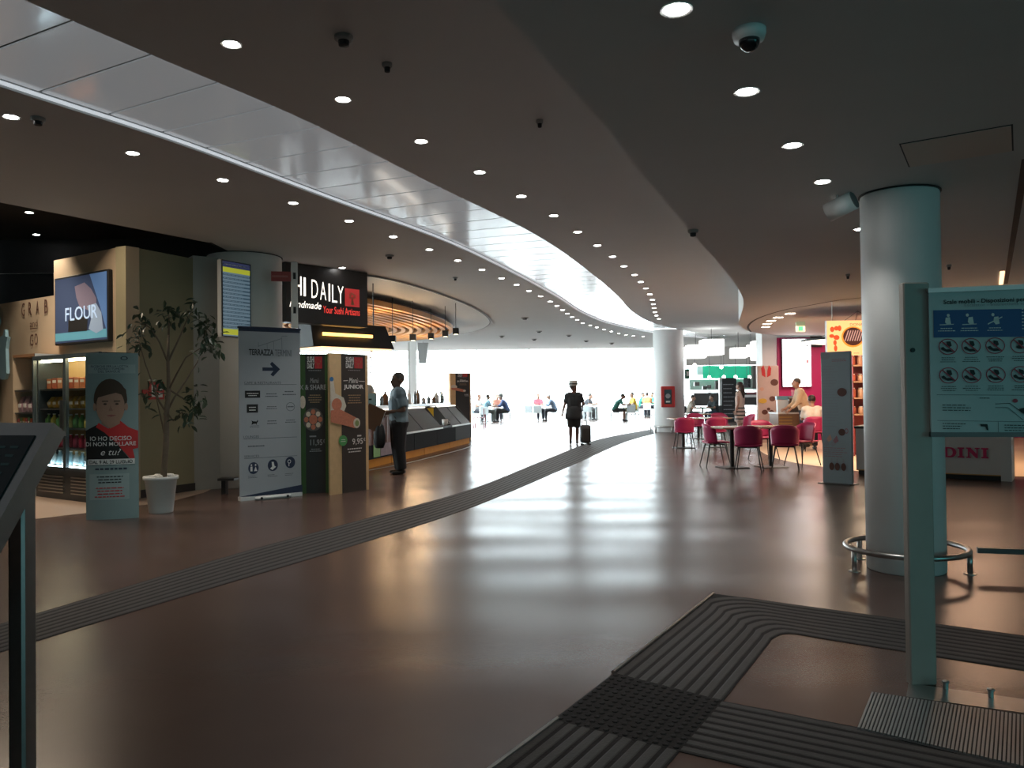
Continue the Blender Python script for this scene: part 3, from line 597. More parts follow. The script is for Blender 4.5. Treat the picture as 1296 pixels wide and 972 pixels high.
# red safety sign on the olive wall
nE = Vector(((P2 - K).y, -(P2 - K).x)); q = onplane(199, 495, K, nE); t = thing('safety_sign', 'small red fire equipment sign with white pictograms on the olive wall', 'sign', (q.x, q.y - .03, q.z - .12), math.atan2((P2 - K).y, (P2 - K).x))
MB().box((-.13, -.01, 0), (.13, .01, .25)).build('plate', MATS['fire_red'], t); f = Face(t, .26, .25, (740, 222, 825, 308), d=.011)
f.polys([[(752, 235), (776, 235), (776, 295), (752, 295)], [(790, 240), (812, 232), (816, 262), (795, 268)], [(790, 275), (815, 275), (815, 298), (790, 298)]], MINKW, 'pictogram'); MB().box((-.24, -.008, .08), (-.14, .008, .14)).build('side_plate', MATS['fire_red'], t)
# ------------------------------------------------ standing boards on the left
# charity totem
t, w, h = board('charity_totem', 'tall pale blue charity totem with a boy in a red and black polo', 'totem', (109, 658), (176, 655), 447)
bow = lambda x: .05 * (1 - (2 * x / w) ** 2); n = 16
rim = [(-w / 2 + w * i / n, -bow(-w / 2 + w * i / n)) for i in range(n + 1)] + [(w / 2 - w * i / n, bow(w / 2 - w * i / n)) for i in range(1, n)]
MB().prism(rim, 0, h).build('body', M('totem_blue', (.25, .34, .34), .5, noise=.04), t, False)
f = Face(t, w, h, (440, 78, 708, 940), d=.0, bow=bow)
skin = M('print_skin', (.40, .24, .17), .6, noise=.1); hairm = M('print_hair', (.06, .035, .02), .6); mblue = M('totem_pale', (.34, .43, .43), .6)
f.rect_(455, 138, 695, 184, mblue, 'print', 1)
for i, s in enumerate(('RICERCHE PER LA LOTTA', 'CONTRO I TUMORI', 'DEL SANGUE')): f.text(s, 470 + (0, 18, 38)[i], 142 + i * 13.5, 660 - (0, 20, 40)[i], 153 + i * 13.5, MINKD, 2)
f.ring(640, 105, 18, 10, .3, MINKD, 'logo', 1)
bl = lambda L: [L]
def bowfan(pts, mat, name, layer): return f.poly(pts, mat, name, layer)
bowfan([(440, 480), (500, 450), (540, 470), (600, 540), (640, 600), (665, 630), (445, 630)], MINKB, 'shirt_print', 2)
bowfan([(510, 440), (560, 470), (620, 430), (660, 465), (706, 485), (706, 575), (680, 580), (690, 628), (668, 630), (600, 545), (540, 490), (495, 462)], MINKR, 'shirt_print', 3)
bowfan([(530, 400), (620, 400), (618, 445), (570, 470), (525, 445)], skin, 'neck_print', 4)
bowfan(f.ell(570, 320, 85, 108), hairm, 'hair_print', 5); bowfan(f.ell(571, 356, 72, 98), skin, 'face_print', 6)
bowfan([(488, 330), (496, 270), (540, 225), (610, 225), (650, 270), (654, 330), (640, 300), (600, 285), (540, 300), (505, 310)], hairm, 'hair_print', 7)
for x in (490, 650): bowfan(f.ell(x, 358, 8, 20), skin, 'ear_print', 6)
for x in (545, 605): f.disc(x, 343, 9, 5, hairm, 'eye_print', 8); f.rect_(x - 16, 326, x + 16, 331, hairm, 'brow_print', 8)
f.poly([(573, 350), (585, 378), (562, 380)], M('print_skin_dark', (.30, .17, .12), .6), 'nose_print', 8); f.poly([(550, 402), (575, 398), (602, 401), (576, 409)], M('print_lip', (.30, .10, .09), .6), 'mouth_print', 8)
f.text('IO HO DECISO', 466, 510, 676, 532, MINKW, 9, .01); f.text('DI NON MOLLARE', 443, 539, 697, 560, MINKW, 9, .01); f.text('e tu?', 522, 575, 624, 608, MINKW, 9, 0, .3)
f.rect_(455, 628, 690, 657, MINKW, 'print', 4); f.text('DAL 9 AL 29 LUGLIO', 462, 634, 680, 652, MINKB, 6, .01)
f.lines(452, 668, 690, 690, 1, MINKD, 2, align='C', fill=.4); f.rect_(460, 705, 662, 838, mblue, 'print', 1); f.lines(480, 712, 650, 756, 3, MINKB, 3, align='C'); f.lines(480, 770, 650, 830, 4, MINKR, 3, align='C')
# direction banner
MBGR = M('banner_grey', (.13, .14, .155), .6)
t, w, h = board('direction_banner', 'white roll-up banner pointing the way to the terrace', 'banner', (303, 634), (381, 627), 417)
MB().box((-w / 2, -.012, .04), (w / 2, .0, h)).build('sheet', M('banner_white', (.38, .41, .44), .55, noise=.02), t)
f = Face(t, w, h, (122, 65, 425, 905), d=.012); mn = M('banner_navy', (.025, .035, .075), .5)
f.rect_(122, 60, 425, 78, mn); f.poly([(122, 885), (430, 850), (430, 905), (122, 905)], mn)
MB().bev((-w / 2 - .01, -.03, h), (w / 2 + .01, .02, h + .03), .008).build('top_rail', mn, t); MB().bev((-w * .28, -.13, 0), (w * .3, .13, .05), .02).box((-w / 2, -.05, 0), (w / 2, .06, .05)).build('base', MWHITE, t)
for s in (-.2, .22): MB().cyl((w * s, -.135, .025), (w * s, -.128, .025), .018).build('base_screw', MBLACK, t)
f.text('TERRAZZA', 170, 165, 290, 195, MINKB, 2, .02); f.text('TERMINI', 296, 165, 380, 198, MBGR, 2)
for (a, b, c, d) in ((215, 150, 330, 108), (215, 152, 216, 130), (290, 122, 291, 165), (330, 100, 332, 165), (330, 96, 360, 94), (258, 137, 259, 165)): f.poly([(a, b), (c, d), (c + 1.5, d + 1.5), (a + 1.5, b + 1.5)], MBGR, 'drawing', 1)
f.poly([(235, 255), (285, 255), (272, 238), (282, 226), (322, 263), (287, 300), (274, 290), (288, 272), (235, 272)], mn, 'arrow', 2)
f.text('CAFE\' & RESTAURANTS', 147, 325, 325, 337, MBGR, 2); f.rect_(147, 339, 405, 341, MBGR)
for (x, y, x2, y2, c) in ((150, 370, 223, 405, MINKB), (158, 437, 212, 478, MINKB)): f.rect_(x, y, x2, y2, c, 'logo', 1); f.lines(x + 8, y + 8, x2 - 8, y2 - 6, 2, MINKW, 2, 'logo_text', 'C')
for (x, y, x2, y2) in ((246, 380, 310, 405), (332, 368, 402, 398), (246, 445, 312, 465), (165, 540, 225, 552), (250, 515, 308, 540), (345, 515, 400, 535)): f.lines(x, y, x2, y2, 2, MBGR, 2, 'logo_text', 'C')
f.ring(373, 452, 22, 22, .1, MBGR, 'logo', 1); f.lines(356, 444, 390, 460, 1, MBGR, 2, 'logo_text', 'C'); f.poly([(180, 538), (183, 525), (180, 515), (186, 520), (205, 522), (210, 512), (212, 522), (205, 530), (206, 540), (200, 532), (188, 533)], MINKB, 'logo', 2)
f.text('LOUNGES', 142, 590, 215, 602, MBGR, 2); f.rect_(142, 605, 405, 607, MBGR); f.lines(162, 635, 245, 650, 1, MBGR, 2, 'logo_text'); f.text('SERVICES', 144, 686, 216, 697, MBGR, 2); f.rect_(144, 700, 405, 702, MBGR)
for x, y in ((188, 750), (282, 742), (369, 733)): f.disc(x, y, 25, 29, mn, 'badge', 2)
f.polys([f.ell(178, 735, 4, 5, 8), [(173, 742), (183, 742), (183, 765), (173, 765)], f.ell(198, 735, 4, 5, 8), [(198, 742), (206, 765), (190, 765)]], MINKW, 'pictogram', 3); f.polys([[(276, 725), (286, 725), (290, 745), (298, 750), (280, 765), (268, 757), (278, 748)]], MINKW, 'pictogram', 3); f.ring(364, 728, 9, 10, .35, MINKW, 'pictogram', 3); f.rect_(360, 738, 364, 752, MINKW, 'pictogram', 3)
for x in (188, 282, 369): f.lines(x - 26, 785, x + 26, 800, 2, MBGR, 2)
# sushi totems
MSB = M('totem_black', (.022, .020, .019), .5, noise=.1); MSG = M('totem_green', (.04, .10, .025), .5); MFISH = M('print_salmon', (.50, .17, .10), .6, noise=.3, nscale=40); MRICE = M('print_rice', (.60, .55, .46), .6, noise=.2, nscale=60); MBADGE = M('badge_green', (.05, .30, .08), .5)
MSR = M('logo_red', (.42, .02, .03), .5)
def sushi_logo(f, x0, y0, x1, y1):
    xm = x0 + (x1 - x0) * .47; f.text('SUSHI', x0, y0, xm, (y0 + y1) / 2 - 1, MINKW, 3, .02); f.text('DAILY', x0, (y0 + y1) / 2 + 1, xm, y1, MINKW, 3, .02); f.rect_(xm + 2, y0, x1, y1, MSR, 'logo', 3)
    cx, cy = (xm + x1) / 2, (y0 + y1) / 2; f.polys([[(cx - 1, cy), (cx + 1, cy), (cx + 1, y1 - 3), (cx - 1, y1 - 3)]] + [f.ell(cx + (x1 - xm) * .3 * math.cos(a), cy - 4 + (y1 - y0) * .2 * math.sin(a), 2.5, 3, 6) for a in range(7)], M('logo_gold', (.30, .12, .05), .6), 'logo_tree', 4)
    f.lines(x0, y1 + 6, x1, y1 + 14, 1, MINKG, 3, align='C')
t, w, h = board('menu_totem', 'black sushi totem edged in wood reading JUNIOR 9,95', 'totem', (418, 627), (467, 619.5), 448)
MB().box((-w / 2, 0, 0), (w / 2, .03, h)).build('wood_body', MWOOD, t); f = Face(t, w, h, (575, 185, 765, 865), d=.0)
MB().box((f.P(632, 0)[0], -.006, 0), (f.P(750, 0)[0], 0, h)).build('print_panel', MSB, t); f.d = .006
sushi_logo(f, 652, 200, 735, 255); f.text('Menù', 666, 302, 712, 328, MINKW, 3, 0, .3); f.polys([[(640, 316), (662, 314), (662, 317), (640, 319)], [(716, 317), (746, 318), (746, 321), (716, 320)]], MINKW); f.text('JUNIOR', 641, 336, 739, 362, MINKW, 3, .03); f.lines(652, 382, 735, 432, 4, M('print_gold', (.32, .22, .12), .6), 2, align='C')
f.poly([(577, 312), (592, 312), (594, 330), (600, 378), (640, 400), (652, 440), (640, 470), (577, 470)], MRICE, 'food_print', 3); f.disc(583, 310, 9, 11, M('print_blue', (.03, .15, .35), .5), 'food_print', 4); f.disc(606, 432, 24, 30, MFISH, 'food_print', 5)
f.poly([(577, 460), (620, 455), (700, 500), (715, 520), (712, 545), (690, 550), (577, 515)], MFISH, 'food_print', 6); f.disc(701, 526, 17, 25, MRICE, 'food_print', 7); f.disc(702, 527, 10, 15, M('print_avocado', (.2, .28, .1), .6), 'food_print', 8)
f.disc(634, 608, 20, 26, MBADGE, 'badge', 6); f.lines(622, 600, 646, 616, 2, MINKW, 7, align='C'); f.lines(705, 584, 732, 596, 1, MINKW, 3, fill=.6); f.text('9,95', 680, 602, 733, 636, MINKW, 3, .01); f.text('€', 736, 602, 746, 618, MINKW, 3); f.lines(645, 645, 738, 674, 2, MINKW, 3, align='C')
t, w, h = board('menu_totem', 'black sushi totem edged in green reading MIX & SHARE 11,95', 'totem', (371, 625.5), (416.5, 623.5), 448)
MB().box((-w / 2, 0, 0), (w / 2, .03, h)).build('green_body', MSG, t); f = Face(t, w, h, (396, 185, 572, 880), d=0)
MB().box((f.P(460, 0)[0], -.006, 0), (f.P(556, 0)[0], 0, h)).build('print_panel', MSB, t); f.d = .006
sushi_logo(f, 470, 198, 543, 258); f.text('Menù', 482, 305, 526, 330, MINKG, 3, 0, .3); f.text('MIX & SHARE', 405, 338, 562, 364, MINKG, 3, .02); f.lines(472, 385, 540, 432, 4, MATS['print_gold'], 2, align='C'); f.disc(497, 512, 50, 58, M('print_plate', (.10, .09, .08), .5), 'food_print', 3)
for a in range(8): f.disc(497 + 34 * math.cos(a * .785), 512 + 38 * math.sin(a * .785), 11, 13, MRICE if a % 2 else MFISH, 'food_print', 4)
f.disc(497, 512, 20, 24, MFISH, 'food_print', 4); f.disc(446, 425, 14, 32, MRICE, 'food_print', 4); f.lines(478, 590, 515, 602, 1, MINKG, 3, fill=.6); f.text('11,95', 482, 612, 541, 645, MINKG, 3, .01); f.text('€', 545, 612, 553, 630, MINKG, 3); f.lines(475, 655, 540, 675, 2, MINKG, 3, align='C')
# ================================================================== people
PEOPLE = []
def lerp(a, b, t): return Vector(a) + (Vector(b) - Vector(a)) * t
def STAND(**k):
    P = dict(pel=(0, 0, .95), che=(0, 0, 1.27), nek=(0, .0, 1.47), hed=(0, -.02, 1.63),
             shL=(-.18, 0, 1.40), shR=(.18, 0, 1.40), elL=(-.23, .02, 1.12), elR=(.23, .02, 1.12), wrL=(-.23, -.06, .88), wrR=(.23, -.06, .88),
             hiL=(-.09, 0, .90), hiR=(.09, 0, .90), knL=(-.10, -.01, .49), knR=(.10, -.01, .49), anL=(-.10, .03, .09), anR=(.10, .03, .09), hy=0); P.update(k); return P
def SIT(lean=.0, **k):
    P = dict(pel=(0, .03, .53), che=(0, .03 - lean * .6, .84), nek=(0, .02 - lean, 1.05 - lean * .15), hed=(0, -.02 - lean * 1.25, 1.20 - lean * .25),
             shL=(-.18, .02 - lean * .9, .98 - lean * .12), shR=(.18, .02 - lean * .9, .98 - lean * .12), elL=(-.22, -.08 - lean, .74), elR=(.22, -.08 - lean, .74), wrL=(-.14, -.30 - lean, .76), wrR=(.14, -.30 - lean, .76),
             hiL=(-.09, 0, .52), hiR=(.09, 0, .52), knL=(-.12, -.42, .52), knR=(.12, -.42, .52), anL=(-.12, -.40, .09), anR=(.12, -.44, .09), hy=0); P.update(k); return P
def person(label, loc, rz, P, skin=(.35, .2, .14), top=(.1, .1, .1), bottom=(.03, .03, .04), shoe=(.03, .03, .03), hairc=(.03, .02, .015), sleeve=.75, leg=1.0, hair='short', vox=.03, hat=None, scale=1.0, skirt=None, group=None, bulk=0.0, hs=1.0):
    t = thing('person', label, 'person', loc, rz, group); t.scale = (scale,) * 3; P = {k: (Vector(v) if k != 'hy' else v) for k, v in P.items()}
    ms = M('skin_%d' % int(skin[0] * 100), skin, .55, noise=.06); b = MB()
    def torso(b, e):
        e += bulk
        for s, h in ((-1, P['hiL']), (1, P['hiR'])):
            o = Vector((s * .075, 0, 0)); b.caps(h + Vector((0, .01, .03)), P['pel'] + o, .10 + e, .095 + e); b.caps(P['pel'] + o, P['che'] + o, .095 + e, .108 + e); b.caps(P['che'] + o, lerp(P['shL'] if s < 0 else P['shR'], P['nek'], .35), .105 + e, .06 + e)
        b.caps(P['shL'], P['shR'], .062 + e); b.caps(P['hiL'], P['hiR'], .10 + e)
    torso(b, 0); b.caps(lerp(P['nek'], P['che'], .2), P['hed'] + Vector((0, .01, -.05)), .062, .052)
    hd = P['hed']; cy, sy = math.cos(P['hy']), math.sin(P['hy']); R = lambda x, y, z: hd + Vector((x * cy - y * sy, x * sy + y * cy, z)) * hs
    b.ball(R(0, .015, .03), (.085 * hs, .10 * hs, .10 * hs), 14, 8); b.ball(R(0, -.025, -.04), (.064 * hs, .074 * hs, .08 * hs), 12, 7); b.caps(R(0, -.09, .015), R(0, -.112, -.015), .013, .018)
    for s in (-1, 1): b.ball(R(s * .088, .01, -.0), (.016, .024, .034), 8, 6)
    b.ball(R(0, -.088, -.052), (.026, .012, .01), 8, 5)
    for s in 'LR':
        b.caps(P['sh' + s], P['el' + s], .05, .042); b.caps(P['el' + s], P['wr' + s], .042, .03); d = (P['wr' + s] - P['el' + s]).normalized(); b.caps(P['wr' + s], P['wr' + s] + d * .06, .03, .034)
        b.caps(P['hi' + s], P['kn' + s], .088, .06); b.caps(P['kn' + s], lerp(P['kn' + s], P['an' + s], .35), .058, .06); b.caps(lerp(P['kn' + s], P['an' + s], .35), P['an' + s], .06, .038)
    body = b.build('body', ms, t); fingers = MB()
    for s, sg in (('L', -1), ('R', 1)):
        d = (P['wr' + s] - P['el' + s]).normalized(); side = d.cross(Vector((sg, 0, .2))).normalized(); cu = side.cross(d).normalized() * -sg; hp = P['wr' + s] + d * .075
        for i, L in enumerate((.07, .08, .075, .06)):
            a = hp + side * (.03 - i * .02); m1 = a + d * L * .55 + cu * .012; fingers.caps(a, m1, .009, .008, 6); fingers.caps(m1, m1 + d * L * .3 + cu * .03, .008, .007, 6)
        a = P['wr' + s] + d * .02 + side * .03; m1 = a + side * .03 + d * .03; fingers.caps(a, m1, .012, .010, 6); fingers.caps(m1, m1 + d * .03 + cu * .01, .01, .008, 6)
    PEOPLE.append((body, vox, fingers))
    mt = M('top_%d_%d_%d' % tuple(int(c * 200) for c in top), top, .8, noise=.12, nscale=12); b = MB(); torso(b, .018)
    for s in 'LR':
        e = lerp(P['sh' + s], P['el' + s], min(1, sleeve)); b.caps(P['sh' + s], lerp(P['sh' + s], e, .5), .066, .064); b.cyl(P['sh' + s], e, .068 + bulk * .5, .062 + bulk * .5, 12)
        if sleeve > 1: b.ball(P['el' + s], .058); b.cyl(P['el' + s], lerp(P['el' + s], P['wr' + s], sleeve - 1), .058, .044, 12)
    o = b.build('shirt', mt, t); PEOPLE.append((o, vox, None))
    mb_ = M('bottom_%d_%d_%d' % tuple(int(c * 200) for c in bottom), bottom, .85, noise=.12, nscale=12); b = MB()
    for s in 'LR':
        b.ball(P['hi' + s] + Vector((0, .01, .0)), .118 + bulk); b.cyl(P['hi' + s], P['kn' + s] if leg >= .5 else lerp(P['hi' + s], P['kn' + s], leg * 2), .112 + bulk * .8, .085 + bulk * .7, 12)
        if leg > .5: b.ball(P['kn' + s], .082 + bulk * .7); b.cyl(P['kn' + s], lerp(P['kn' + s], P['an' + s], (leg - .5) * 2), .083 + bulk * .7, .066 + bulk * .6, 12)
    b.caps(P['hiL'], P['hiR'], .12 + bulk); o = b.build('trousers' if leg > .6 else 'shorts', mb_, t); PEOPLE.append((o, vox, None))
    for s in 'LR':
        a = P['an' + s]; b = MB(); b.caps((a.x, a.y + .03, .045), (a.x, a.y - .15, .035), .045, .035); b.ball((a.x, a.y, .07), .045); o = b.build('shoe', M('shoe_%d' % int(shoe[0] * 100), shoe, .5), t); PEOPLE.append((o, min(vox, .02), None))
    b = MB(); b.ball(R(0, .03, .05), (.093 * hs, .10 * hs, .096 * hs), 14, 8)
    if hair == 'long': b.caps(R(0, .07, .03), R(0, .10, -.16), .07, .085); b.caps(R(0, .10, -.16), R(0, .12, -.32), .085, .06)
    o = b.build('hair', M('hair_%d' % int(hairc[0] * 100), hairc, .6, noise=.2, nscale=30), t); PEOPLE.append((o, min(vox, .02), None))
    for s in (-1, 1): MB().ball(R(s * .032, -.094, .022), .010, 8, 5).build('eye', MINKB, t)
    if hat:
        hm = M('hat_%d' % int(hat[0] * 100), hat, .7, noise=.1); ht = MB().lathe([(r * hs, z * hs) for r, z in ((.108, .03), (.112, .05), (.112, .14), (.098, .17), (.002, .175))], 18, tuple(R(0, .015, .02))).build('hat', hm, t, True); MB().lathe([(r * hs, z * hs) for r, z in ((.1135, .065), (.114, .075), (.1135, .095))], 18, tuple(R(0, .015, .02))).build('hat_band', MINKB, ht)
    return t
def finish_people():
    for o, v, fg in PEOPLE:
        m = o.modifiers.new('remesh', 'REMESH'); m.mode = 'VOXEL'; m.voxel_size = v; m.use_smooth_shade = True
        s = o.modifiers.new('smooth', 'SMOOTH'); s.factor = .5; s.iterations = 3
    dg = bpy.context.evaluated_depsgraph_get(); dg.update()
    for o, v, fg in PEOPLE:
        me = bpy.data.meshes.new_from_object(o.evaluated_get(dg)); me.name = o.name; mats = [m for m in o.data.materials]
        if fg:
            b = bmesh.new(); b.from_mesh(me); fm = fg.mesh('fingers', None, True); b.from_mesh(fm); b.to_mesh(me); b.free(); bpy.data.meshes.remove(fm)
        me.materials.clear()
        for m in mats: me.materials.append(m)
        for p in me.polygons: p.use_smooth = True; p.material_index = 0
        o.modifiers.clear(); o.data = me
# ================================================================== lectern in the left foreground
th = math.radians(-15); t = thing('information_lectern', 'steel reading lectern with a sloping black text panel on a post', 'lectern', (-1.615, 2.5, 0), th)
# local: front -y, sloping panel, right edge at x = +.12
tl = math.radians(55); wl, hl, tk = .85, .62, .06; top = Vector((.14, .06, 1.33)); dn = Vector((0, -math.cos(tl), -math.sin(tl))); nn = Vector((0, -math.sin(tl), math.cos(tl)))
def pl(u, v, k=0): return top + Vector((-u, 0, 0)) + dn * v + nn * k
def plate(u0, u1, v0, v1, k0, k1): return MB().loft([[pl(u0, v0, k0), pl(u1, v0, k0), pl(u1, v1, k0), pl(u0, v1, k0)], [pl(u0, v0, k1), pl(u1, v0, k1), pl(u1, v1, k1), pl(u0, v1, k1)]])
plate(0, wl, 0, hl, -tk, 0).build('tray', MSTEEL, t); plate(.04, wl - .04, .05, hl - .04, 0, .004).build('text_panel', M('slate_black', (.018, .020, .024), .35), t)
mb = MB()
for c in range(2):
    for i in range(15):
        v = .09 + i * .031; u = .075 + c * .38
        for k in range(random.randint(4, 6)):
            a = u + k * .05 + random.uniform(0, .01); q = [pl(a, v, .0055), pl(a + random.uniform(.025, .042), v, .0055), pl(a + .03, v + .009, .0055), pl(a, v + .009, .0055)]; mb.quad(*q)
mb.build('small_print', M('faded_print', (.13, .15, .15), .6), t, fix=False)
MB().quad(pl(.41, .06, .0055), pl(.413, .06, .0055), pl(.413, hl - .06, .0055), pl(.41, hl - .06, .0055)).build('divider_line', MATS['faded_print'], t, fix=False)
MB().bev((.0, .02, 0), (.06, .075, 1.15), .008).build('post', MSTEEL, t); MB().bev((-.018, .035, 0), (0, .07, 1.12), .004).build('post_fin', MDSTEEL, t); MB().box((-.1, -.06, 0), (.17, .17, .012)).build('base_plate', MSTEEL, t)
# ================================================================== potted tree
q = fl(196, 651); t = thing('potted_ficus', 'ficus tree in a white tapered pot against the olive wall', 'plant', (q.x, q.y + .17, 0))
MB().lathe([(.135, 0), (.14, .01), (.185, .40), (.205, .41), (.205, .45), (.185, .45), (.18, .42), (.02, .42)], 28).build('pot', M('pot_white', (.62, .63, .62), .45), t, True)
for i in range(16):
    a = random.uniform(0, 6.28); r = .145 * math.sqrt(random.random()); MB().ball((r * math.cos(a), r * math.sin(a), .445), (random.uniform(.03, .045), random.uniform(.03, .04), .028), 8, 5).build('pebble', M('pebble_white', (.6, .59, .56), .6, noise=.15), t, True)
sc = q.y / 1000; L_ = lambda px, py, dy=0: Vector(((px - 196) * sc, dy, (651 - py) * sc - .03))
MBARK = M('bark', (.16, .12, .085), .8, noise=.25, nscale=25)
tr = [L_(199, 610), L_(203, 560), L_(204, 520), L_(207, 490), L_(206, 455), L_(207, 420)]; MB().tube(tr, [.04, .036, .032, .026, .02, .014], 9).build('trunk', MBARK, t, True)
tips = []
for base, pts in ((tr[2], [(213, 500, .03), (224, 480, .1), (238, 455, .14), (248, 425, .12), (255, 402, .1)]), (tr[2], [(196, 505, -.04), (188, 480, -.06), (180, 455, -.08), (172, 430, -.05), (165, 418, 0)]), (tr[4], [(200, 430, -.1), (190, 412, -.12), (178, 404, -.15)]), (tr[4], [(218, 425, .05), (232, 398, 0), (241, 382, 0)]), (tr[3], [(222, 470, -.1), (236, 450, -.16), (258, 437, -.18), (268, 432, -.15)]), (tr[2], [(216, 530, -.08), (228, 520, -.12), (240, 523, -.15)]), (tr[1], [(196, 535, .05), (188, 505, .08), (182, 482, .08)]), (tr[5], [(208, 400, 0), (205, 388, .05)]), (tr[3], [(226, 505, .1), (238, 498, .12)])):
    pp = [base] + [L_(*p) for p in pts]; MB().tube(pp, [.014 - .011 * i / (len(pp) - 1) for i in range(len(pp))], 6).build('branch', MBARK, t, True); tips.append(pp)
lm = MB().add([(0, 0, 0), (.017, .035, .006), (.014, .07, .003), (0, .10, -.012), (-.014, .07, .003), (-.017, .035, .006), (0, .05, -.003)], [(0, 1, 6), (1, 2, 6), (2, 3, 6), (3, 4, 6), (4, 5, 6), (5, 0, 6)]).mesh('leaf', M('ficus_leaf', (.030, .055, .028), .45, noise=.3, nscale=20))
nl = 0
for pp in tips:
    for k in range(33):
        i = len(pp) - 1 - int(abs(random.gauss(0, .55))); i = max(1, i); p = pp[i - 1].lerp(pp[i], random.uniform(.3, 1.05)) + Vector([random.gauss(0, .075) for _ in range(3)])
        o = bpy.data.objects.new('leaf', lm); COL.objects.link(o); o.parent = t; o.location = p; o.rotation_euler = (random.uniform(-1.5, .3), random.uniform(-.6, .6), random.uniform(0, 6.28)); s = random.uniform(.9, 1.4); o.scale = (s * 1.25, s, s); nl += 1
# ================================================================== displays on the left column
sc = 12.0 / 1000; q = at(299.5, 428, 12.0); rzs = math.radians(62); h = 1.17; w = .58
t = thing('departures_screen', 'tall departures screen with rows of text and yellow bands on the column', 'screen', (q.x, q.y, q.z), rzs)
MB().bev((-w / 2, 0, 0), (w / 2, .09, h), .01).build('housing', MWHITE, t); MB().box((-w / 2 + .005, -.006, .01), (w / 2 - .005, 0, h - .01)).build('bezel', MBLACK, t); MB().box((-.05, .09, h * .55), (.05, .22, h * .65)).build('bracket', MDSTEEL, t)
f = Face(t, w - .05, h - .05, (0, 0, 100, 180), d=.006, z0=.025); f.rect_(0, 0, 100, 180, glowm('dep_pale', (.16, .24, .30), .3), 'picture', 1); f.rect_(0, 0, 100, 14, glowm('dep_dark', (.02, .025, .06), .6), 'picture', 2); f.rect_(0, 14, 100, 26, glowm('dep_yellow', (.34, .36, .03), .5), 'picture', 2); f.rect_(0, 163, 100, 177, MATS['dep_yellow'], 'picture', 2)
for i in range(15): f.rect_(0, 30 + i * 9, 100, 34 + i * 9, glowm('dep_row', (.05, .09, .13), .3), 'timetable_row', 2); f.lines(3, 30 + i * 9, 97, 34 + i * 9, 1, MATS['dep_pale'], 3)
f.lines(4, 4, 96, 10, 1, MINKW, 3)
q = at(377, 417, 12.5); t = thing('display_housing', 'white screen housing seen edge-on at the right of the column', 'screen', (q.x, q.y, q.z), math.radians(106)); MB().bev((-.33, 0, 0), (.33, .10, 1.02), .01).build('housing', MWHITE, t); MB().box((-.32, -.006, .01), (.32, 0, 1.01)).build('glass', MBLACK, t)
for z in (.22, .75): MB().box((-.345, .03, z), (-.33, .07, z + .1)).build('latch', MBLACK, t)
q = at(356, 356, 12.18); t = thing('direction_plate', 'small dull red direction plate on the column', 'sign', (q.x, q.y, q.z), math.radians(14)); MB().box((-.15, -.012, 0), (.15, .012, .15)).build('plate', M('dull_red', (.28, .05, .05), .5), t); MB().box((-.14, -.014, .06), (.1, -.0125, .09)).build('print', M('dull_red_print', (.36, .13, .12), .5), t); MB().box((-.02, .012, .05), (.02, .09, .1)).build('bracket', MDSTEEL, t)
# low bench edge left of the banner
q = fl(284, 626); t = thing('low_stand', 'low dark steel stand partly hidden behind the white banner', 'stand', (q.x, q.y + .1, 0)); MB().box((-.1, -.1, .2), (.14, .1, .235)).build('top_plate', MDSTEEL, t); MB().box((-.06, -.06, 0), (-.0, .06, .2)).build('leg', MDARK, t)
# ================================================================== sushi kiosk
PLc = crom([fl(*p).xy for p in ((446, 599), (468.7, 593), (547, 573.5), (597, 560.5))], 14); PLc = resample(PLc, .25); NP = len(PLc)
def sweep(prof, s0, s1, base=PLc):
    N = len(base) - 1; a, b = s0 * N, s1 * N; idx = [a] + [i for i in range(int(a) + 1, int(math.ceil(b)))] + [b]; nrm = normals(base); rings = []
    for k in idx:
        i = min(int(k), N - 1); u = k - i; p = base[i].lerp(base[i + 1], u); n = nrm[i].lerp(nrm[i + 1], u).normalized(); rings.append([(p.x + n.x * d, p.y + n.y * d, z) for d, z in prof])
    return MB().loft(rings)
t = thing('sushi_counter', 'long curved dark sushi counter with slanted glass cases on a wooden plinth', 'counter')
MPL = M('plinth_wood_glow', (.58, .24, .025), .75, noise=.12, spec=.1)  # wood with its orange glow put into the base colour
for k in range(4): sweep([(.05, 0), (.4, 0), (.4, .17), (.05, .17)], k / 4 + .002, (k + 1) / 4 - .002).build('plinth_panel', MPL, t)
for k in range(5): sweep([(0, .17), (.9, .17), (.9, .56), (0, .56)], k / 5 + .0015, (k + 1) / 5 - .0015).build('front_panel', M('front_black', (.022, .022, .023), .85, spec=.08) if k < 4 else M('front_grey', (.08, .085, .085), .8, spec=.1), t)
MCG = M('case_glass', (.055, .056, .058), .12, spec=.6)
for a, b in ((.30, .66), (.76, 1.0)):
    n = 2; cs = sweep([(.04, .6), (.9, .6), (.9, 1.10), (.5, 1.10)], a + .003, b - .003).build('case_core', MBLACK, t)
    for k in range(n): sweep([(.02, .6), (.04, .6), (.50, 1.12), (.48, 1.12)], a + (b - a) * k / n + .004, a + (b - a) * (k + 1) / n - .004).build('glass_front', MCG, cs)
    for e in (a, b - .004): sweep([(0, .56), (.92, .56), (.92, 1.14), (.46, 1.14)], e, e + .004).build('end_plate', MBLACK, cs)
    sweep([(-.01, .56), (.04, .56), (.04, .60), (-.01, .60)], a, b).build('ledge', M('ledge_grey', (.45, .45, .44), .4), cs); sweep([(.46, 1.10), (.62, 1.10), (.62, 1.125), (.46, 1.125)], a, b).build('light_ledge', M('case_lamp', (1, .97, .9), .5, emit=(1, .95, .85), es=1.5), cs)
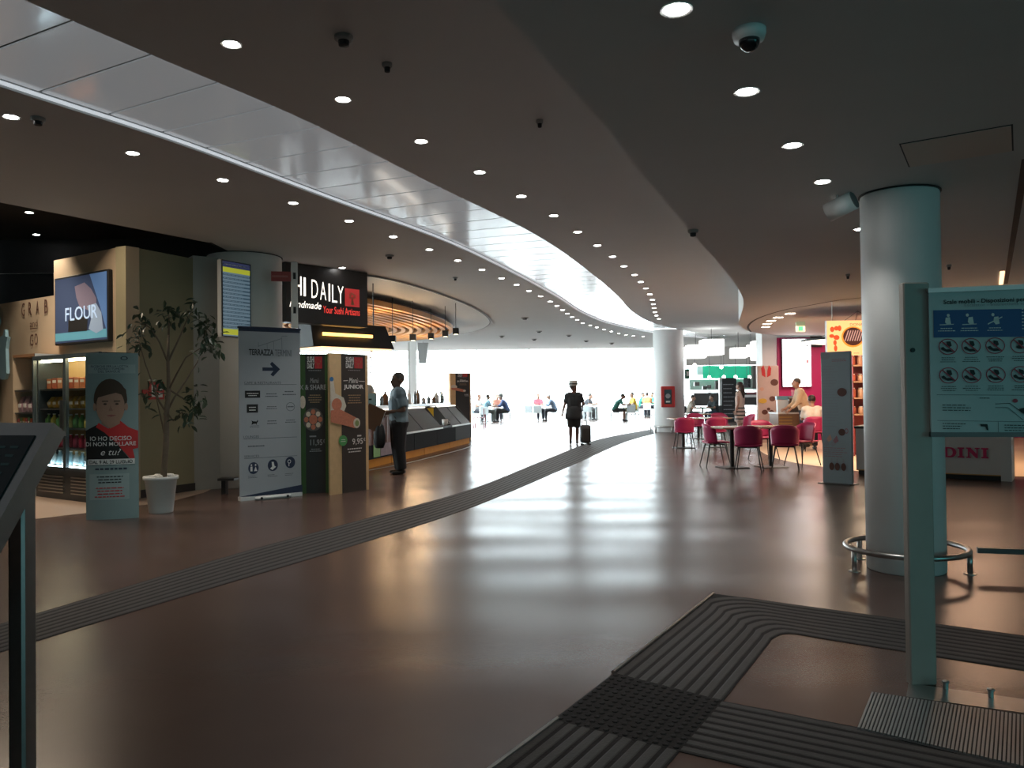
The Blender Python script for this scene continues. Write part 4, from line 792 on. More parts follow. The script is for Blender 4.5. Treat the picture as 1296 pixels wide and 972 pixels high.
sweep([(.0, .56), (.9, .56), (.9, .62), (.0, .62)], .66, .76).build('low_worktop', MDARK, t); sweep([(0, .56), (.9, .56), (.9, 1.0), (0, 1.0)], 0, .30).build('service_block', MBLACK, t)
sweep([(.62, 1.12), (1.05, 1.12), (1.05, 1.2), (.62, 1.2)], .28, 1.0).build('rear_shelf', M('shelf_grey', (.14, .14, .14), .3), t)
wv = sweep([(-.02, .45), (-.003, .45), (-.003, 1.0), (-.02, 1.0)], .02, .29).build('woven_panel', M('woven_brown', (.11, .035, .02), .6, noise=.5, nscale=35), t)
for k in range(9):
    s = .03 + k * .028; sweep([(-.03, .47), (-.021, .47), (-.021, .98), (-.03, .98)], s, s + .006).build('woven_slat', M('woven_slat', (.17, .07, .04), .5), wv)
def on_counter(s, d, z): i = min(int(s * (NP - 1)), NP - 2); p = PLc[i] + normals(PLc)[i] * d; return Vector((p.x, p.y, z))
sweep([(-.012, .2), (-.002, .2), (-.002, .55), (-.012, .55)], .12, .16).build('leaflet', M('leaf_green', (.16, .34, .06), .6), t); sweep([(-.012, .2), (-.002, .2), (-.002, .55), (-.012, .55)], .163, .28).build('leaflet', M('leaf_mauve', (.20, .12, .13), .6, noise=.3), t)
q = on_counter(.7, .5, .62); o = thing('yellow_card', 'bright yellow price card standing between the glass cases', 'sign', q, .4); MB().box((-.16, -.01, .22), (.16, .01, .46)).build('card', M('card_yellow', (.75, .55, .03), .5, noise=.15, nscale=20), o); MB().box((-.02, -.01, 0), (.02, .01, .22)).build('stem', MSTEEL, o); MB().box((-.08, -.04, 0), (.08, .04, .01)).build('foot', MSTEEL, o)
q = on_counter(.735, .1, .62); o = thing('sauce_cup', 'small white cup at the counter edge between the cases', 'cup', q); MB().lathe([(.05, 0), (.08, .16), (.085, .16), (.07, .02), (.01, .02)], 16).build('cup_body', MWHITE, o, True); MB().tube([(.08, 0, .12), (.13, 0, .1), (.12, 0, .05), (.06, 0, .04)], .008).build('handle', MWHITE, o)
MBOT = [M('bottle_smoke', (.10, .12, .13), .15), M('bottle_brown', (.12, .06, .03), .2), M('steel_pale', (.5, .5, .5), .3, .6)]
names = ('tall grey bottle', 'short brown bottle', 'round steel canister', 'thin dark bottle', 'wide steel canister', 'pale bottle', 'dark bottle with a white cap', 'small steel jar', 'slim brown bottle', 'tall steel canister', 'stout grey bottle', 'small dark jar')
for i in range(12):
    s = .42 + i * .047; q = on_counter(s, .84, 1.2); hh = random.uniform(.18, .42); r = random.uniform(.04, .085); o = thing('counter_bottle', names[i] + ' on the rear shelf of the sushi counter', 'bottle', q)
    MB().lathe([(r * .95, 0), (r, .01), (r, hh * .65), (r * .4, hh * .82), (r * .36, hh * .94)], 12).build('bottle_body', MBOT[i % 3], o, True); MB().lathe([(r * .42, hh * .94), (r * .42, hh)], 10).build('cap', MINKW, o)
for s_i, (lab, wd, hh) in {.36: ('steel drinks machine with a rounded top behind the waiting man', .3, .5), .985: ('low steel mixer at the far end of the sushi shelf', .14, .36)}.items():
    q = on_counter(s_i, .84, 1.2); o = thing('drinks_machine', lab, 'machine', q, .3); MB().bev((-wd / 2, -.15, 0), (wd / 2, .15, hh * .6), .02).build('body', MSTEEL, o); MB().ball((0, 0, hh * .6), (wd * .4, .13, hh * .38), 14, 8).build('hopper', M('hopper', (.45, .5, .52), .15), o, True); MB().box((-.03, -.2, hh * .25), (.03, -.15, hh * .32)).build('spout', MBLACK, o)
# floor inlay around the kiosk
tl_ = crom([fl(*p).xy for p in ((440, 602), (467.8, 595.5), (512, 587), (547.4, 578.5), (588, 568), (606.7, 560), (616, 554), (618, 550), (615, 545.5))], 6); t_in = offset(tl_, .05)
struct(MB().loft([[(*a, 0.0005), (*b, .0005), (*b, .004), (*a, .004)] for a, b in zip(tl_, t_in)]).build('trim_4', M('inlay_grey', (.36, .35, .33), .4)), 'thin pale floor inlay curving around the sushi kiosk')
# ceiling disc and wood slats
KO = [(-3.4, 14.7), (-2.6, 15.0), (-1.85, 16.8), (-1.15, 19.6), (-.75, 22.4), (-.7, 25), (-1.2, 27.5), (-2.2, 29.5), (-3.9, 31), (-6.2, 31.6), (-8.5, 30.4), (-9.8, 27.5), (-10, 23), (-9.2, 18.5), (-7.4, 15.7), (-5.2, 14.8), (-3.4, 14.7)]
KO = crom(KO, 5)[:-1]; kc = Vector((-5.4, 23)); MDISC = M('disc_grey', (.50, .51, .50), .6)
t = thing('ceiling_disc', 'pale oval ceiling panel with a dark rim over the sushi kiosk', 'ceiling panel'); MB().prism([tuple(p) for p in KO], CEIL - .03, CEIL - .004).build('panel', MDISC, t)
rim = [kc + (p - kc) * 1.006 for p in KO]; n = len(KO); mb = MB()
for i in range(n): j = (i + 1) % n; mb.quad((*KO[i], CEIL - .032), (*KO[j], CEIL - .032), (*rim[j], CEIL - .032), (*rim[i], CEIL - .032))
mb.build('rim', MBLACK, t, fix=False)
t = thing('slatted_canopy', 'oval canopy of curved wooden slats hung under the pale ceiling disc', 'canopy'); MSL = M('slat_wood', (.60, .30, .10), .6, noise=.2, nscale=6, spec=.2)
k = .765; sl = 0
while k > .16:
    O = [kc + (p - kc) * k for p in KO]; I = [kc + (p - kc) * (k - .026) for p in KO]; rings = [[(*a, 3.42), (*a, 3.54), (*b, 3.54), (*b, 3.42)] for a, b in zip(O, I)]; rings.append(rings[0]); MB().loft(rings, cap=False).build('slat', MSL, t); k -= .05; sl += 1
MB().prism([tuple(kc + (p - kc) * .76) for p in KO], 3.56, 3.58).build('backing', M('canopy_back', (.06, .03, .015), .7), t)
for a in (.7, 1.6, 2.4, 4.0, 5.2): x, y = kc.x + 2.6 * math.cos(a), kc.y + 4.6 * math.sin(a); MB().cyl((x, y, 3.58), (x, y, 3.67), .01).build('hanger', MSTEEL, t)
for i, p in enumerate(((545.6, 429), (563.7, 426), (577, 423), (522.7, 431), (497, 433))):
    q = at(*p, 20.5 - i * .6); o = thing('cube_spotlight', 'black cube spotlight hanging at the kiosk rim, %s from the totem side' % ('third', 'second', 'first', 'fourth', 'fifth')[i], 'spotlight', q); MB().bev((-.075, -.075, 0), (.075, .075, .15), .008).build('cube_body', MBLACK, o); MB().cyl((0, 0, .15), (0, 0, CEIL - .035 - q.z), .008).build('stem', MBLACK, o); MB().lathe([(.001, -.003), (.05, -.003), (.05, 0)], 14).build('lens', M('spot_warm', (1, .8, .5), .5, emit=(1, .8, .5), es=4), o)
for x, y in ((-2.9, 18.5), (-2.6, 22.5), (-3.4, 26.5)): light('POINT', 'canopy_fill_glow', (x, y, 2.85), 30, (1, .66, .36), .12)  # added warm fill brightening the canopy slats, with no fixtures of its own
# sign box
a, b = at(362, 370, 13.3), at(465, 380, 14.6); d = (b - a).xy; q = (a + b) / 2; rzs = math.atan2(d.y, d.x); wS = d.length; zT = CEIL - .004; zB = at(420, 411, q.y).z; hS = zT - zB
t = thing('shop_sign', 'black shop sign with white letters DAILY and a red square', 'sign', (q.x, q.y, zB), rzs); MB().box((-wS / 2, 0, 0), (wS / 2, .25, hS)).build('box', M('sign_black', (.018, .016, .015), .4), t)
f = Face(t, wS, hS, (660, 225, 1262, 735), d=0.0); ml = M('letter_lit', (1, .95, .88), .4, emit=(1, .9, .78), es=1.1); mr_ = M('letter_red', (.8, .1, .08), .4, emit=(.9, .05, .04), es=.5)
for ch, x0, x1, y0, y1 in (('H', 700, 766, 335, 500), ('I', 780, 795, 340, 502), ('D', 836, 882, 350, 510), ('A', 898, 942, 360, 520), ('I', 960, 971, 368, 525), ('L', 986, 1024, 375, 532), ('Y', 1028, 1072, 380, 536)): f.text(ch, x0, y0, x1, y1, ml, 3, -.01, name='letter')
f.rect_(1084, 392, 1197, 555, M('sign_red', (.5, .04, .04), .4, emit=(.5, .03, .03), es=.35), 'logo', 2); mg = M('logo_tree_gold', (.45, .22, .10), .5)
f.polys([f.ell(1140 + 34 * math.cos(a * 1.1) * (.4 + .6 * ((a * 7) % 5) / 5), 455 + 34 * math.sin(a * 1.1) * (.4 + .6 * ((a * 7) % 5) / 5), 5, 6, 6) for a in range(22)] + [[(1136, 480), (1144, 480), (1156, 540), (1128, 540)]], mg, 'logo_tree', 3)
f.text('handmade', 682, 545, 905, 605, ml, 3, 0, .3); f.text('Your Sushi Artisans', 918, 570, 1198, 634, mr_, 3, .01)
# hood under the sign with lamp
a, b = at(385, 441, 14.6), at(487, 441, 16.0); d = (b - a).xy; q = (a + b) / 2; wH = d.length; hH = .46
t = thing('kiosk_hood', 'black tapered hood with a glowing amber strip under the sushi sign', 'hood', (q.x, q.y, q.z), math.atan2(d.y, d.x)); MB().loft([[(-wH / 2, -.3, 0), (wH / 2, -.3, 0), (wH / 2, .6, 0), (-wH / 2, .6, 0)], [(-wH / 2, -.2, hH), (wH / 2 - .14, -.2, hH), (wH / 2 - .14, .4, hH), (-wH / 2, .4, hH)]]).build('hood_shell', MBLACK, t); MB().box((-wH / 2 + .2, -.32, .2), (wH / 2 - .55, -.29, .26)).build('amber_strip', M('amber_lamp', (1, .6, .2), .5, emit=(1, .5, .12), es=2.2), t); MB().box((-wH / 2 + .2, -.28, -.02), (wH / 2 - .06, .5, 0)).build('underlight', M('under_lamp', (1, .7, .4), .5, emit=(1, .6, .3), es=1.2), t)
for s in (-.8, .7): MB().cyl((wH / 2 * s, 0, hH), (wH / 2 * s, 0, CEIL - .005 - q.z), .012).build('hanger', MDSTEEL, t)
q = at(470, 474, 15.6); t = thing('hanging_garland', 'thin hanging garland of dry leaves at the kiosk edge', 'garland', q); MB().tube([(0, 0, 0), (.01, 0, .2), (-.01, 0, .4), (0, 0, .56)], .006, 6).build('cord', MBARK, t)
for i in range(12): MB().ball((random.uniform(-.03, .03), random.uniform(-.03, .03), .04 + i * .042), (.022, .02, .016), 7, 5).build('leaf', M('dry_leaf', (.28, .14, .06), .7), t)
# slim post and grey speaker cabinet behind the kiosk
q = at(523, 430, 33); t = thing('slim_column', 'slim pale steel column behind the sushi kiosk', 'column', (q.x, q.y, 0)); MB().box((-.13, -.1, 0), (.13, .1, CEIL - .04)).build('shaft', MWHITE, t); MB().box((-.22, -.03, 0), (-.13, .03, CEIL - .04)).build('flange', MGREYW, t); MB().box((-.2, -.15, 0), (.2, .15, .03)).build('base_plate', MSTEEL, t)
q = at(535.5, 460, 33); t = thing('hanging_cabinet', 'grey cabinet hanging beside the slim column', 'speaker', q); MB().loft([[(-.17, -.15, 0), (.12, -.15, 0), (.12, .15, 0), (-.17, .15, 0)], [(-.2, -.15, .86), (.23, -.15, .86), (.23, .15, .86), (-.2, .15, .86)]]).build('cabinet_body', M('cabinet_grey', (.30, .31, .31), .6), t); MB().cyl((0, 0, .86), (0, 0, CEIL - .005 - q.z), .015).build('hanger', MSTEEL, t)
# far sushi totem
a, b = at(569.5, 480, 24.5), at(596, 480, 25.1); d = (b - a).xy; c = (a + b) / 2; w = d.length; h = at(582, 472, c.y).z
t = thing('menu_totem', 'black and wood sushi totem standing at the far end of the counter', 'totem', (c.x, c.y, 0), math.atan2(d.y, d.x))
MB().box((-w / 2, 0, 0), (w / 2, .1, h)).build('wood_body', MWOOD, t); f = Face(t, w, h * .36, (697, 172, 843, 445), d=0, z0=h * .64); MB().box((f.P(735, 0)[0], -.006, 0), (f.P(831, 0)[0], 0, h)).build('print_panel', MSB, t); f.d = .006
sushi_logo(f, 750, 180, 816, 215); f.text('Menù', 762, 245, 805, 262, MINKW, 3, 0, .3); f.text('JUNIOR', 743, 258, 823, 277, MINKW, 3, .03); f.lines(755, 290, 815, 312, 2, MATS['print_gold'], 2, align='C'); f.disc(722, 330, 22, 24, MRICE, 'food_print', 3); f.poly([(705, 340), (740, 340), (800, 362), (803, 380), (790, 388), (705, 360)], MFISH, 'food_print', 4); f.disc(794, 373, 10, 12, MRICE, 'food_print', 5); f.text('9,95', 795, 410, 822, 440, MINKW, 3)
# man waiting at the counter, cook behind it
q = fl(505, 600)
man = person('bald man in a pale blue shirt and dark trousers waiting at the sushi counter', (q.x, q.y, 0), math.radians(-72), STAND(elL=(-.22, .06, 1.13), wrL=(-.12, -.20, 1.06), elR=(.24, .05, 1.13), wrR=(.10, -.24, 1.08), hy=.35), top=(.12, .17, .20), bottom=(.012, .012, .014), skin=(.16, .09, .065), hairc=(.05, .045, .04), sleeve=.85, vox=.014, scale=1.03, bulk=.04, hs=1.12, shoe=(.02, .015, .012))
MB().tube([(-.17, -.02, 1.47), (-.05, -.135, 1.30), (.1, -.14, 1.12), (.2, -.08, .98)], .012, 6).build('bag_strap', MBLACK, man)
wx = man.matrix_basis; Rm = Matrix.Translation((q.x, q.y, 0)) @ Matrix.Rotation(math.radians(-72), 4, 'Z')
p = Rm @ Vector((-.04, -.34, .60)); o = thing('shoulder_bag', 'soft black bag hanging in front of the waiting man', 'bag', p, math.radians(-72)); MB().loft([[(x * .15 * s, y * .09 * s, z) for x, y in ((-1, -.6), (-.6, -1), (.6, -1), (1, -.6), (1, .6), (.6, 1), (-.6, 1), (-1, .6))] for s, z in ((.7, -.12), (1, -.04), (1.05, .12), (.75, .28), (.3, .34))]).build('pouch', M('bag_black', (.012, .012, .013), .7), o, True); MB().tube([(-.06, 0, .3), (0, 0, .45), (.06, 0, .3)], .01).build('strap', MBLACK, o)
p = Rm @ Vector((.02, -.45, 1.02)); o = thing('brown_folder', 'large tilted brown cardboard folder in the hands of the waiting man', 'folder', p, math.radians(-12)); o.rotation_euler = (math.radians(8), math.radians(24), math.radians(-12)); MB().bev((-.17, -.012, -.22), (.17, .012, .22), .006).build('cover', M('kraft_brown', (.17, .085, .045), .7, noise=.1), o); MB().box((-.165, -.008, -.215), (.172, .008, .21)).build('pages', MINKW, o)
q = on_counter(.22, 1.6, 0); person('cook in a dark cap and dark jacket behind the sushi counter', q, math.radians(40), STAND(wrL=(-.14, -.3, 1.1), wrR=(.14, -.3, 1.1), elL=(-.24, -.02, 1.14), elR=(.24, -.02, 1.14)), top=(.03, .035, .045), bottom=(.02, .02, .02), skin=(.30, .17, .12), sleeve=1.3, vox=.02, hat=(.02, .02, .025), scale=.98)
# walking man with suitcase
q = fl(727, 562); sF = .97
wm = person('man in a black shirt and shorts with a striped cap walking away', (q.x, q.y, 0), math.radians(176), STAND(elL=(-.28, .02, 1.16), wrL=(-.24, -.22, 1.10), elR=(.27, .05, 1.14), wrR=(.33, .06, .90), knL=(-.09, -.03, .48), anL=(-.08, -.08, .09), knR=(.10, .02, .49), anR=(.11, .07, .09), hy=-.75), top=(.014, .016, .018), bottom=(.018, .018, .017), skin=(.15, .075, .055), sleeve=.75, leg=.5, vox=.016, hat=(.38, .37, .34), scale=sF, bulk=.018, hs=1.18, shoe=(.05, .04, .04))
MB().lathe([(.25, .72), (.255, .80), (.235, .98), (.20, 1.1)], 16).build('shirt_hem', M('hem_black', (.014, .016, .018), .8), wm, True).scale.y = .75
q2 = fl(741, 563.5); o = thing('suitcase', 'black upright cabin suitcase rolling beside the walking man', 'suitcase', (q2.x, q2.y, 0), math.radians(10)); MB().bev((-.135, -.12, .06), (.135, .12, .56), .04).build('shell', M('suitcase_black', (.012, .013, .014), .5), o, True); MB().box((-.1, -.135, .12), (.1, -.12, .46)).build('front_pocket', MATS['suitcase_black'], o)
for sx in (-.1, .1):
    for sy in (-.08, .08): MB().cyl((sx, sy - .012, .03), (sx, sy + .012, .03), .03, n=12).build('wheel', MBLACK, o)
MB().tube([(-.07, .1, .55), (-.07, .1, .9), (.07, .1, .9), (.07, .1, .55)], .011, 6).build('pull_handle', MDSTEEL, o)
# ================================================================== pink cafe
MPC = M('chair_pink', (.38, .018, .095), .45, noise=.06, nscale=6); MLEG = M('chair_leg', (.02, .02, .021), .4, .3)
def make_pink():
    t = thing('cafe_chair', 'pink moulded cafe chair', 'chair')
    def back(u, v):
        a = (u - .5) * 2; x = .235 * math.sin(a * 1.25) / math.sin(1.25); y = .19 - .17 * abs(a) ** 2.4 + .05 * v; z = .44 + (.37 - .10 * abs(a) ** 3) * v; return (x * (1 + .06 * v), y, z)
    MB().grid(back, 12, 5, .02).build('backrest', MPC, t, True)
    def seat(u, v):
        a = (u - .5) * 2; x = .225 * a * (1 - .12 * v ** 3); y = .2 - .44 * v; return (x, y, .455 - .02 * (1 - a * a) * (1 - v) - .012 * v ** 4)
    MB().grid(seat, 8, 8, -.028).build('seat', MPC, t, True)
    for sx in (-1, 1):
        for sy in (-1, 1): MB().cyl((sx * .16, .01 + sy * .14, .43), (sx * .23, .01 + sy * .235, 0), .013, .009, 8).build('leg', MLEG, t, True)
    MB().tube([(-.16, -.13, .425), (.16, -.13, .425), (.16, .15, .425), (-.16, .15, .425)], .01, 6, True).build('seat_frame', MLEG, t)
    return t
pc = make_pink(); pk = [0]
def pink(px, py, deg, label):
    q = fl(px, py); q.z = 0.006 if q.x > 5.6 else 0; rz = math.radians(deg)
    if pk[0] == 0: pc.location = q; pc.rotation_euler.z = rz; pc['label'] = label; pc['group'] = 'pink cafe chairs'; pk[0] = 1
    else: dup(pc, q, rz, label, 'pink cafe chairs')
MTOP = M('table_top', (.34, .24, .17), .25, noise=.15)
def make_table():
    t = thing('cafe_table', 'square cafe table', 'table'); MB().bev((-.335, -.36, .73), (.335, .36, .765), .012).build('tabletop', MTOP, t); MB().cyl((0, 0, .02), (0, 0, .73), .038, n=14).build('post', MDARK, t); MB().bev((-.24, -.24, 0), (.24, .24, .018), .006).build('base_plate', MDSTEEL, t); MB().box((-.16, -.16, .715), (.16, .16, .73)).build('top_bracket', MDSTEEL, t); return t
ct = make_table(); ck = [0]
def table(px, py, deg, label):
    q = fl(px, py); q.z = 0
    if ck[0] == 0: ct.location = q; ct.rotation_euler.z = math.radians(deg); ct['label'] = label; ct['group'] = 'square cafe tables'; ck[0] = 1
    else: dup(ct, q, math.radians(deg), label, 'square cafe tables')
table(927, 592, 8, 'square cafe table beside the open concourse with chairs on three sides'); table(976, 591, 8, 'square cafe table on a dark post beside the menu stand side of its twin')
table(865, 567, 4, 'square cafe table on a dark post in front of the hose cabinet column'); table(905, 566, 4, 'square cafe table on a dark post between two pink chairs of the second row'); table(884, 555, 4, 'square cafe table on a dark post in the rear row')
pink(948, 596, 158, 'pink moulded chair with its back to the hall, at the table beside the open concourse'); pink(994, 595, 160, 'pink moulded chair with its back to the hall, nearest the menu stand'); pink(906, 590, 92, 'pink moulded chair seen from its side at the open end of the front tables'); pink(1015, 589, -65, 'pink moulded chair turned sideways next to the tall menu stand'); pink(967, 581, 10, 'pink moulded chair tucked in behind the two front tables')
pink(866, 570, 178, 'pink moulded chair with its back to the hall, nearest the hose cabinet column'); pink(906, 569.5, 178, 'pink moulded chair with its back to the hall, in the second row towards the cafe'); pink(882, 559, 5, 'pink moulded chair of the rear row nearest the column'); pink(912, 559, 5, 'pink moulded chair of the rear row beside the woman in stripes'); pink(944, 563, -80, 'pink moulded chair turned sideways in front of the food picture totem'); pink(1031, 571, 165, 'pink moulded chair carrying the seated person in white')
# back wall and pillar
yb = SP[-1][1]; bw = at(985, 500, 22.6); struct(MB().box((bw.x, 22.6, 0), (X1, 22.8, SOF - .001)).build('wall_pink', MPINK), 'magenta back wall of the cafe')
pw = at(962, 500, 22.9); struct(MB().box((pw.x, 22.65, 0), (bw.x, 23.2, CEIL)).build('wall_pillar', MWHITE), 'white wall end beside the magenta wall')
p0, p1 = at(992, 490, 22.4), at(1028, 428, 22.4)
t = thing('menu_screen', 'large glowing white portrait screen on the magenta wall', 'screen', ((p0.x + p1.x) / 2, 22.58, p0.z)); w = p1.x - p0.x; h = p1.z - p0.z
MB().box((-w / 2, -.08, 0), (w / 2, 0, h)).build('housing', MBLACK, t); f = Face(t, w * .97, h * .98, (238, 195, 466, 615), d=.081, z0=h * .01); f.rect_(238, 195, 466, 615, M('screen_white', (1, 1, 1), .3, emit=(.93, .96, 1), es=2.2), 'picture', 1); f.rect_(430, 245, 444, 262, MINKG, 'print', 2); f.rect_(428, 380, 450, 412, M('screen_pink', (.7, .4, .45), .5), 'print', 2); f.polys([[(248 + i * 22, 597), (256 + i * 22, 597), (256 + i * 22, 612), (248 + i * 22, 612)] for i in range(9)], MINKR, 'print', 2)
q = at(1013, 420, 17.5); t = thing('exit_sign', 'small hanging green exit sign under the cafe soffit', 'sign', q); MB().box((-.1, -.02, 0), (.1, .02, .22)).build('panel', M('exit_pale', (.5, .55, .45), .5, emit=(.3, .5, .3), es=.2), t); MB().box((-.05, -.024, .02), (.05, -.021, .12)).build('pictogram', MGREEN, t); MB().cyl((0, 0, .22), (0, 0, SOF - q.z), .008).build('hanger', MSTEEL, t)
# food picture totem
c = at(971.5, 500, 21.8); w = 27 * .0218; h = at(971, 463, 21.8).z; t = thing('food_totem', 'tall totem printed with strawberries and chocolates behind the pink chairs', 'totem', (c.x, 21.8, 0)); MB().bev((-w / 2, -.06, 0), (w / 2, .06, h), .01).build('body', M('totem_beige', (.55, .42, .36), .5, noise=.08), t); f = Face(t, w, h * .8, (585, 318, 695, 620), d=.061, z0=h * .2); mc = M('print_choc', (.12, .045, .03), .6)
for s in (-1, 1): f.poly([(631 + s * 4, 375), (631 + s * 22, 365), (631 + s * 26, 330), (631 + s * 14, 315), (631 + s * 6, 340)], MINKR, 'fruit_print', 2)
for x, y, r in ((607, 432, 11), (672, 400, 20), (660, 480, 16), (620, 545, 15), (655, 545, 13), (640, 530, 9), (605, 600, 10)): f.disc(x, y, r, r * .8, mc if r != 11 else M('print_peach', (.6, .35, .25), .6), 'food_print', 2)
f.disc(610, 490, 22, 12, M('print_yellow', (.65, .40, .05), .6), 'food_print', 3)
# display counter with vitrine and boxes
cA, cB = at(982, 540, 20.6), at(1040, 540, 20.0); t = thing('pastry_counter', 'low cafe counter with a glass vitrine under the white screen', 'counter', ((cA.x + cB.x) / 2, 20.4, .005)); w = cB.x - cA.x
MB().box((-w / 2, 0, 0), (w / 2, .7, .82)).build('base', M('counter_brown', (.25, .15, .09), .5, noise=.15), t); MB().box((-w / 2 - .02, -.03, .82), (w / 2 + .02, .73, .86)).build('worktop', MWHITE, t); MB().box((-w / 2 + .3, .02, .86), (w / 2 - .1, .6, 1.22)).build('vitrine', M('vitrine_glass', (.10, .09, .08), .1), t); MB().box((-w / 2 + .28, 0, 1.22), (w / 2 - .08, .62, 1.25)).build('vitrine_top', MSTEEL, t); MB().box((-w / 2, -.012, .1), (-w / 2 + .3, 0, .5)).build('front_plate', MWHITE, t)
for k in range(3): MB().box((-w / 2 + .02, -.02, .56 + k * .08), (-w / 2 + .35, 0, .59 + k * .08)).build('slat', M('slat_gold', (.40, .24, .08), .5), t)
q = Vector((cA.x + .16, 20.55, .866)); o = thing('leaflet_holder', 'pale blue leaflet holder at the end of the cafe counter', 'holder', q); MB().box((-.14, -.05, 0), (.14, .05, .32)).build('stand', M('holder_pale', (.6, .68, .75), .4), o); MB().box((-.16, -.07, .33), (.24, .07, .42)).build('header', M('holder_blue', (.16, .36, .48), .4), o); MB().box((.02, -.054, .05), (.08, -.051, .1)).build('print', MINKB, o)
q = Vector((at(1008, 500, 20.7).x, 20.7, 1.258)); o = thing('red_box', 'small red gift box on the vitrine', 'box', q); MB().bev((-.1, -.1, 0), (.1, .1, .18), .006).build('carton', M('box_red', (.45, .03, .06), .5), o); MB().box((-.105, -.105, .14), (.105, .105, .185)).build('lid', M('lid_red', (.55, .05, .08), .5), o)
# light box with the waffle picture
p0, p1 = at(1047, 450, 13.6), at(1128, 405, 13.6); w = p1.x - p0.x; h = p1.z - p0.z; t = thing('picture_lightbox', 'backlit hanging picture of strawberries and a chocolate striped waffle', 'light box', ((p0.x + p1.x) / 2, 13.6, p0.z))
MB().box((-w / 2, 0, 0), (w / 2, .08, h)).build('box', MWHITE, t); f = Face(t, w, h, (885, 575, 1500, 915), d=.001); lm_ = lambda n, c, e=1.0: M(n, c, .4, emit=c, es=e); f.rect_(885, 575, 1500, 915, lm_('lb_cream', (.75, .42, .16), 1.1), 'picture', 1)
for (x, y, rx, ry) in ((935, 660, 20, 26), (975, 650, 22, 22), (1005, 650, 18, 28), (930, 725, 24, 18), (975, 740, 28, 24), (960, 790, 16, 26), (965, 845, 16, 30)): f.disc(x, y, rx, ry, lm_('lb_red', (.62, .07, .02), .9), 'fruit_print', 2)
f.disc(1130, 735, 108, 102, lm_('lb_waffle', (.75, .24, .03), .9), 'waffle_print', 3); f.disc(1132, 732, 95, 88, lm_('lb_choc', (.10, .03, .02), .6), 'chocolate_print', 4)
for i in range(7): x = 1062 + i * 23; f.poly([(x - 12, 740 + 32), (x + 22, 670), (x + 30, 676), (x - 4, 778)], lm_('lb_stripe', (.55, .30, .24), .8), 'stripe_print', 5)
f.text('DONA & PA', 1105, 602, 1330, 626, lm_('lb_text', (.18, .08, .03), .4), 3); f.lines(1135, 888, 1200, 902, 1, MATS['lb_text'], 3)
for s in (-.4, .4): MB().cyl((w * s, .04, h), (w * s, .04, SOF - p0.z), .006).build('hanger', MSTEEL, t)
q = at(1086, 430, 15.3); t = thing('ring_lamp', 'thin glowing ring lamp hanging over the cafe', 'lamp', q); R = 1.05
MB().lathe([(R - .035, -.02), (R, -.02), (R, .02), (R - .035, .02), (R - .035, -.02)], 60).build('ring', MDARK, t); MB().lathe([(R - .034, -.024), (R - .002, -.024), (R - .002, -.0205), (R - .034, -.0205), (R - .034, -.024)], 60).build('led_band', M('ring_led', (1, .95, .85), .5, emit=(1, .9, .78), es=1.3), t)
for a in (0, 2.1, 4.2): MB().cyl((R * .98 * math.cos(a), R * .98 * math.sin(a), 0), (0, 0, SOF - q.z - .004), .004, n=6).build('wire', MDSTEEL, t)
q = at(1044, 437, 21.8); t = thing('small_sign', 'small black sign with a yellow letter on the magenta wall', 'sign', (q.x, 22.56, q.z)); MB().box((-.12, -.06, 0), (.2, 0, .3)).build('panel', MBLACK, t); MB().box((.0, -.064, .08), (.1, -.061, .24)).build('mark', M('sign_yellow', (.7, .5, .03), .5, emit=(.7, .5, .03), es=.5), t)
# menu stand
t, w, h = board('menu_stand', 'tall grey blue menu stand beside the pink chairs', 'menu stand', (1041.5, 611), (1079, 614), 445); MB().bev((-w / 2, 0, .0), (w / 2, .05, h), .006).build('panel', M('stand_blue', (.30, .36, .38), .5, noise=.04), t); f = Face(t, w, h, (165, 262, 322, 952), d=0.0)
f.disc(190, 283, 26, 20, MINKG, 'food_print', 1); f.lines(225, 298, 305, 316, 2, M('print_rose', (.34, .16, .18), .6), 2); f.lines(175, 330, 260, 660, 22, MINKG, 1, fill=.2); f.disc(276, 474, 25, 22, mc, 'food_print', 2); f.disc(272, 682, 18, 18, mc, 'food_print', 2); f.ring(296, 675, 10, 14, .4, MATS['print_rose'], 'food_print', 2)
for x, y, c_ in ((205, 715, MATS['print_peach']), (240, 722, MATS['print_rose']), (190, 742, MINKG), (225, 740, MINKG)): f.poly([(x - 16, y + 5), (x + 4, y - 22), (x + 14, y + 6), (x - 4, y + 20)], c_, 'food_print', 2)
f.lines(175, 760, 300, 815, 5, MATS['print_rose'], 1, fill=.25)
for x in (215, 245, 278): f.disc(x, 862, 13, 20, mc, 'food_print', 3); f.poly([(x - 5, 845), (x - 3, 820), (x + 3, 820), (x + 5, 845)], MINKG, 'food_print', 2)
MB().box((-w / 2 - .02, -.12, 0), (w / 2 + .02, .16, .012)).build('foot_plate', MDSTEEL, t)
# pale counter with magenta letters
a, b = fl(1084, 601).xy, fl(1279, 610).xy; d = b - a; L = d.length; t = thing('lettered_counter', 'pale cafe counter with magenta letters and a dark plinth', 'counter', (a.x, a.y, .006), math.atan2(d.y, d.x)); zt = at(1240, 546, b.y).z
MB().box((0, 0, .09), (L, .6, zt)).build('front', M('counter_pale', (.42, .40, .38), .5, noise=.05), t); MB().box((.02, .06, 0), (L, .55, .09)).build('plinth', MBLACK, t); MB().box((0, -.01, .075), (L, .0, .09)).build('gold_edge', M('edge_gold', (.45, .25, .08), .4, .5), t); MB().box((-.02, -.03, zt), (L, .63, zt + .04)).build('worktop', MDARK, t); MB().box((L - .12, -.02, 0), (L + .02, .6, zt + .5)).build('end_post', MGREYW, t)
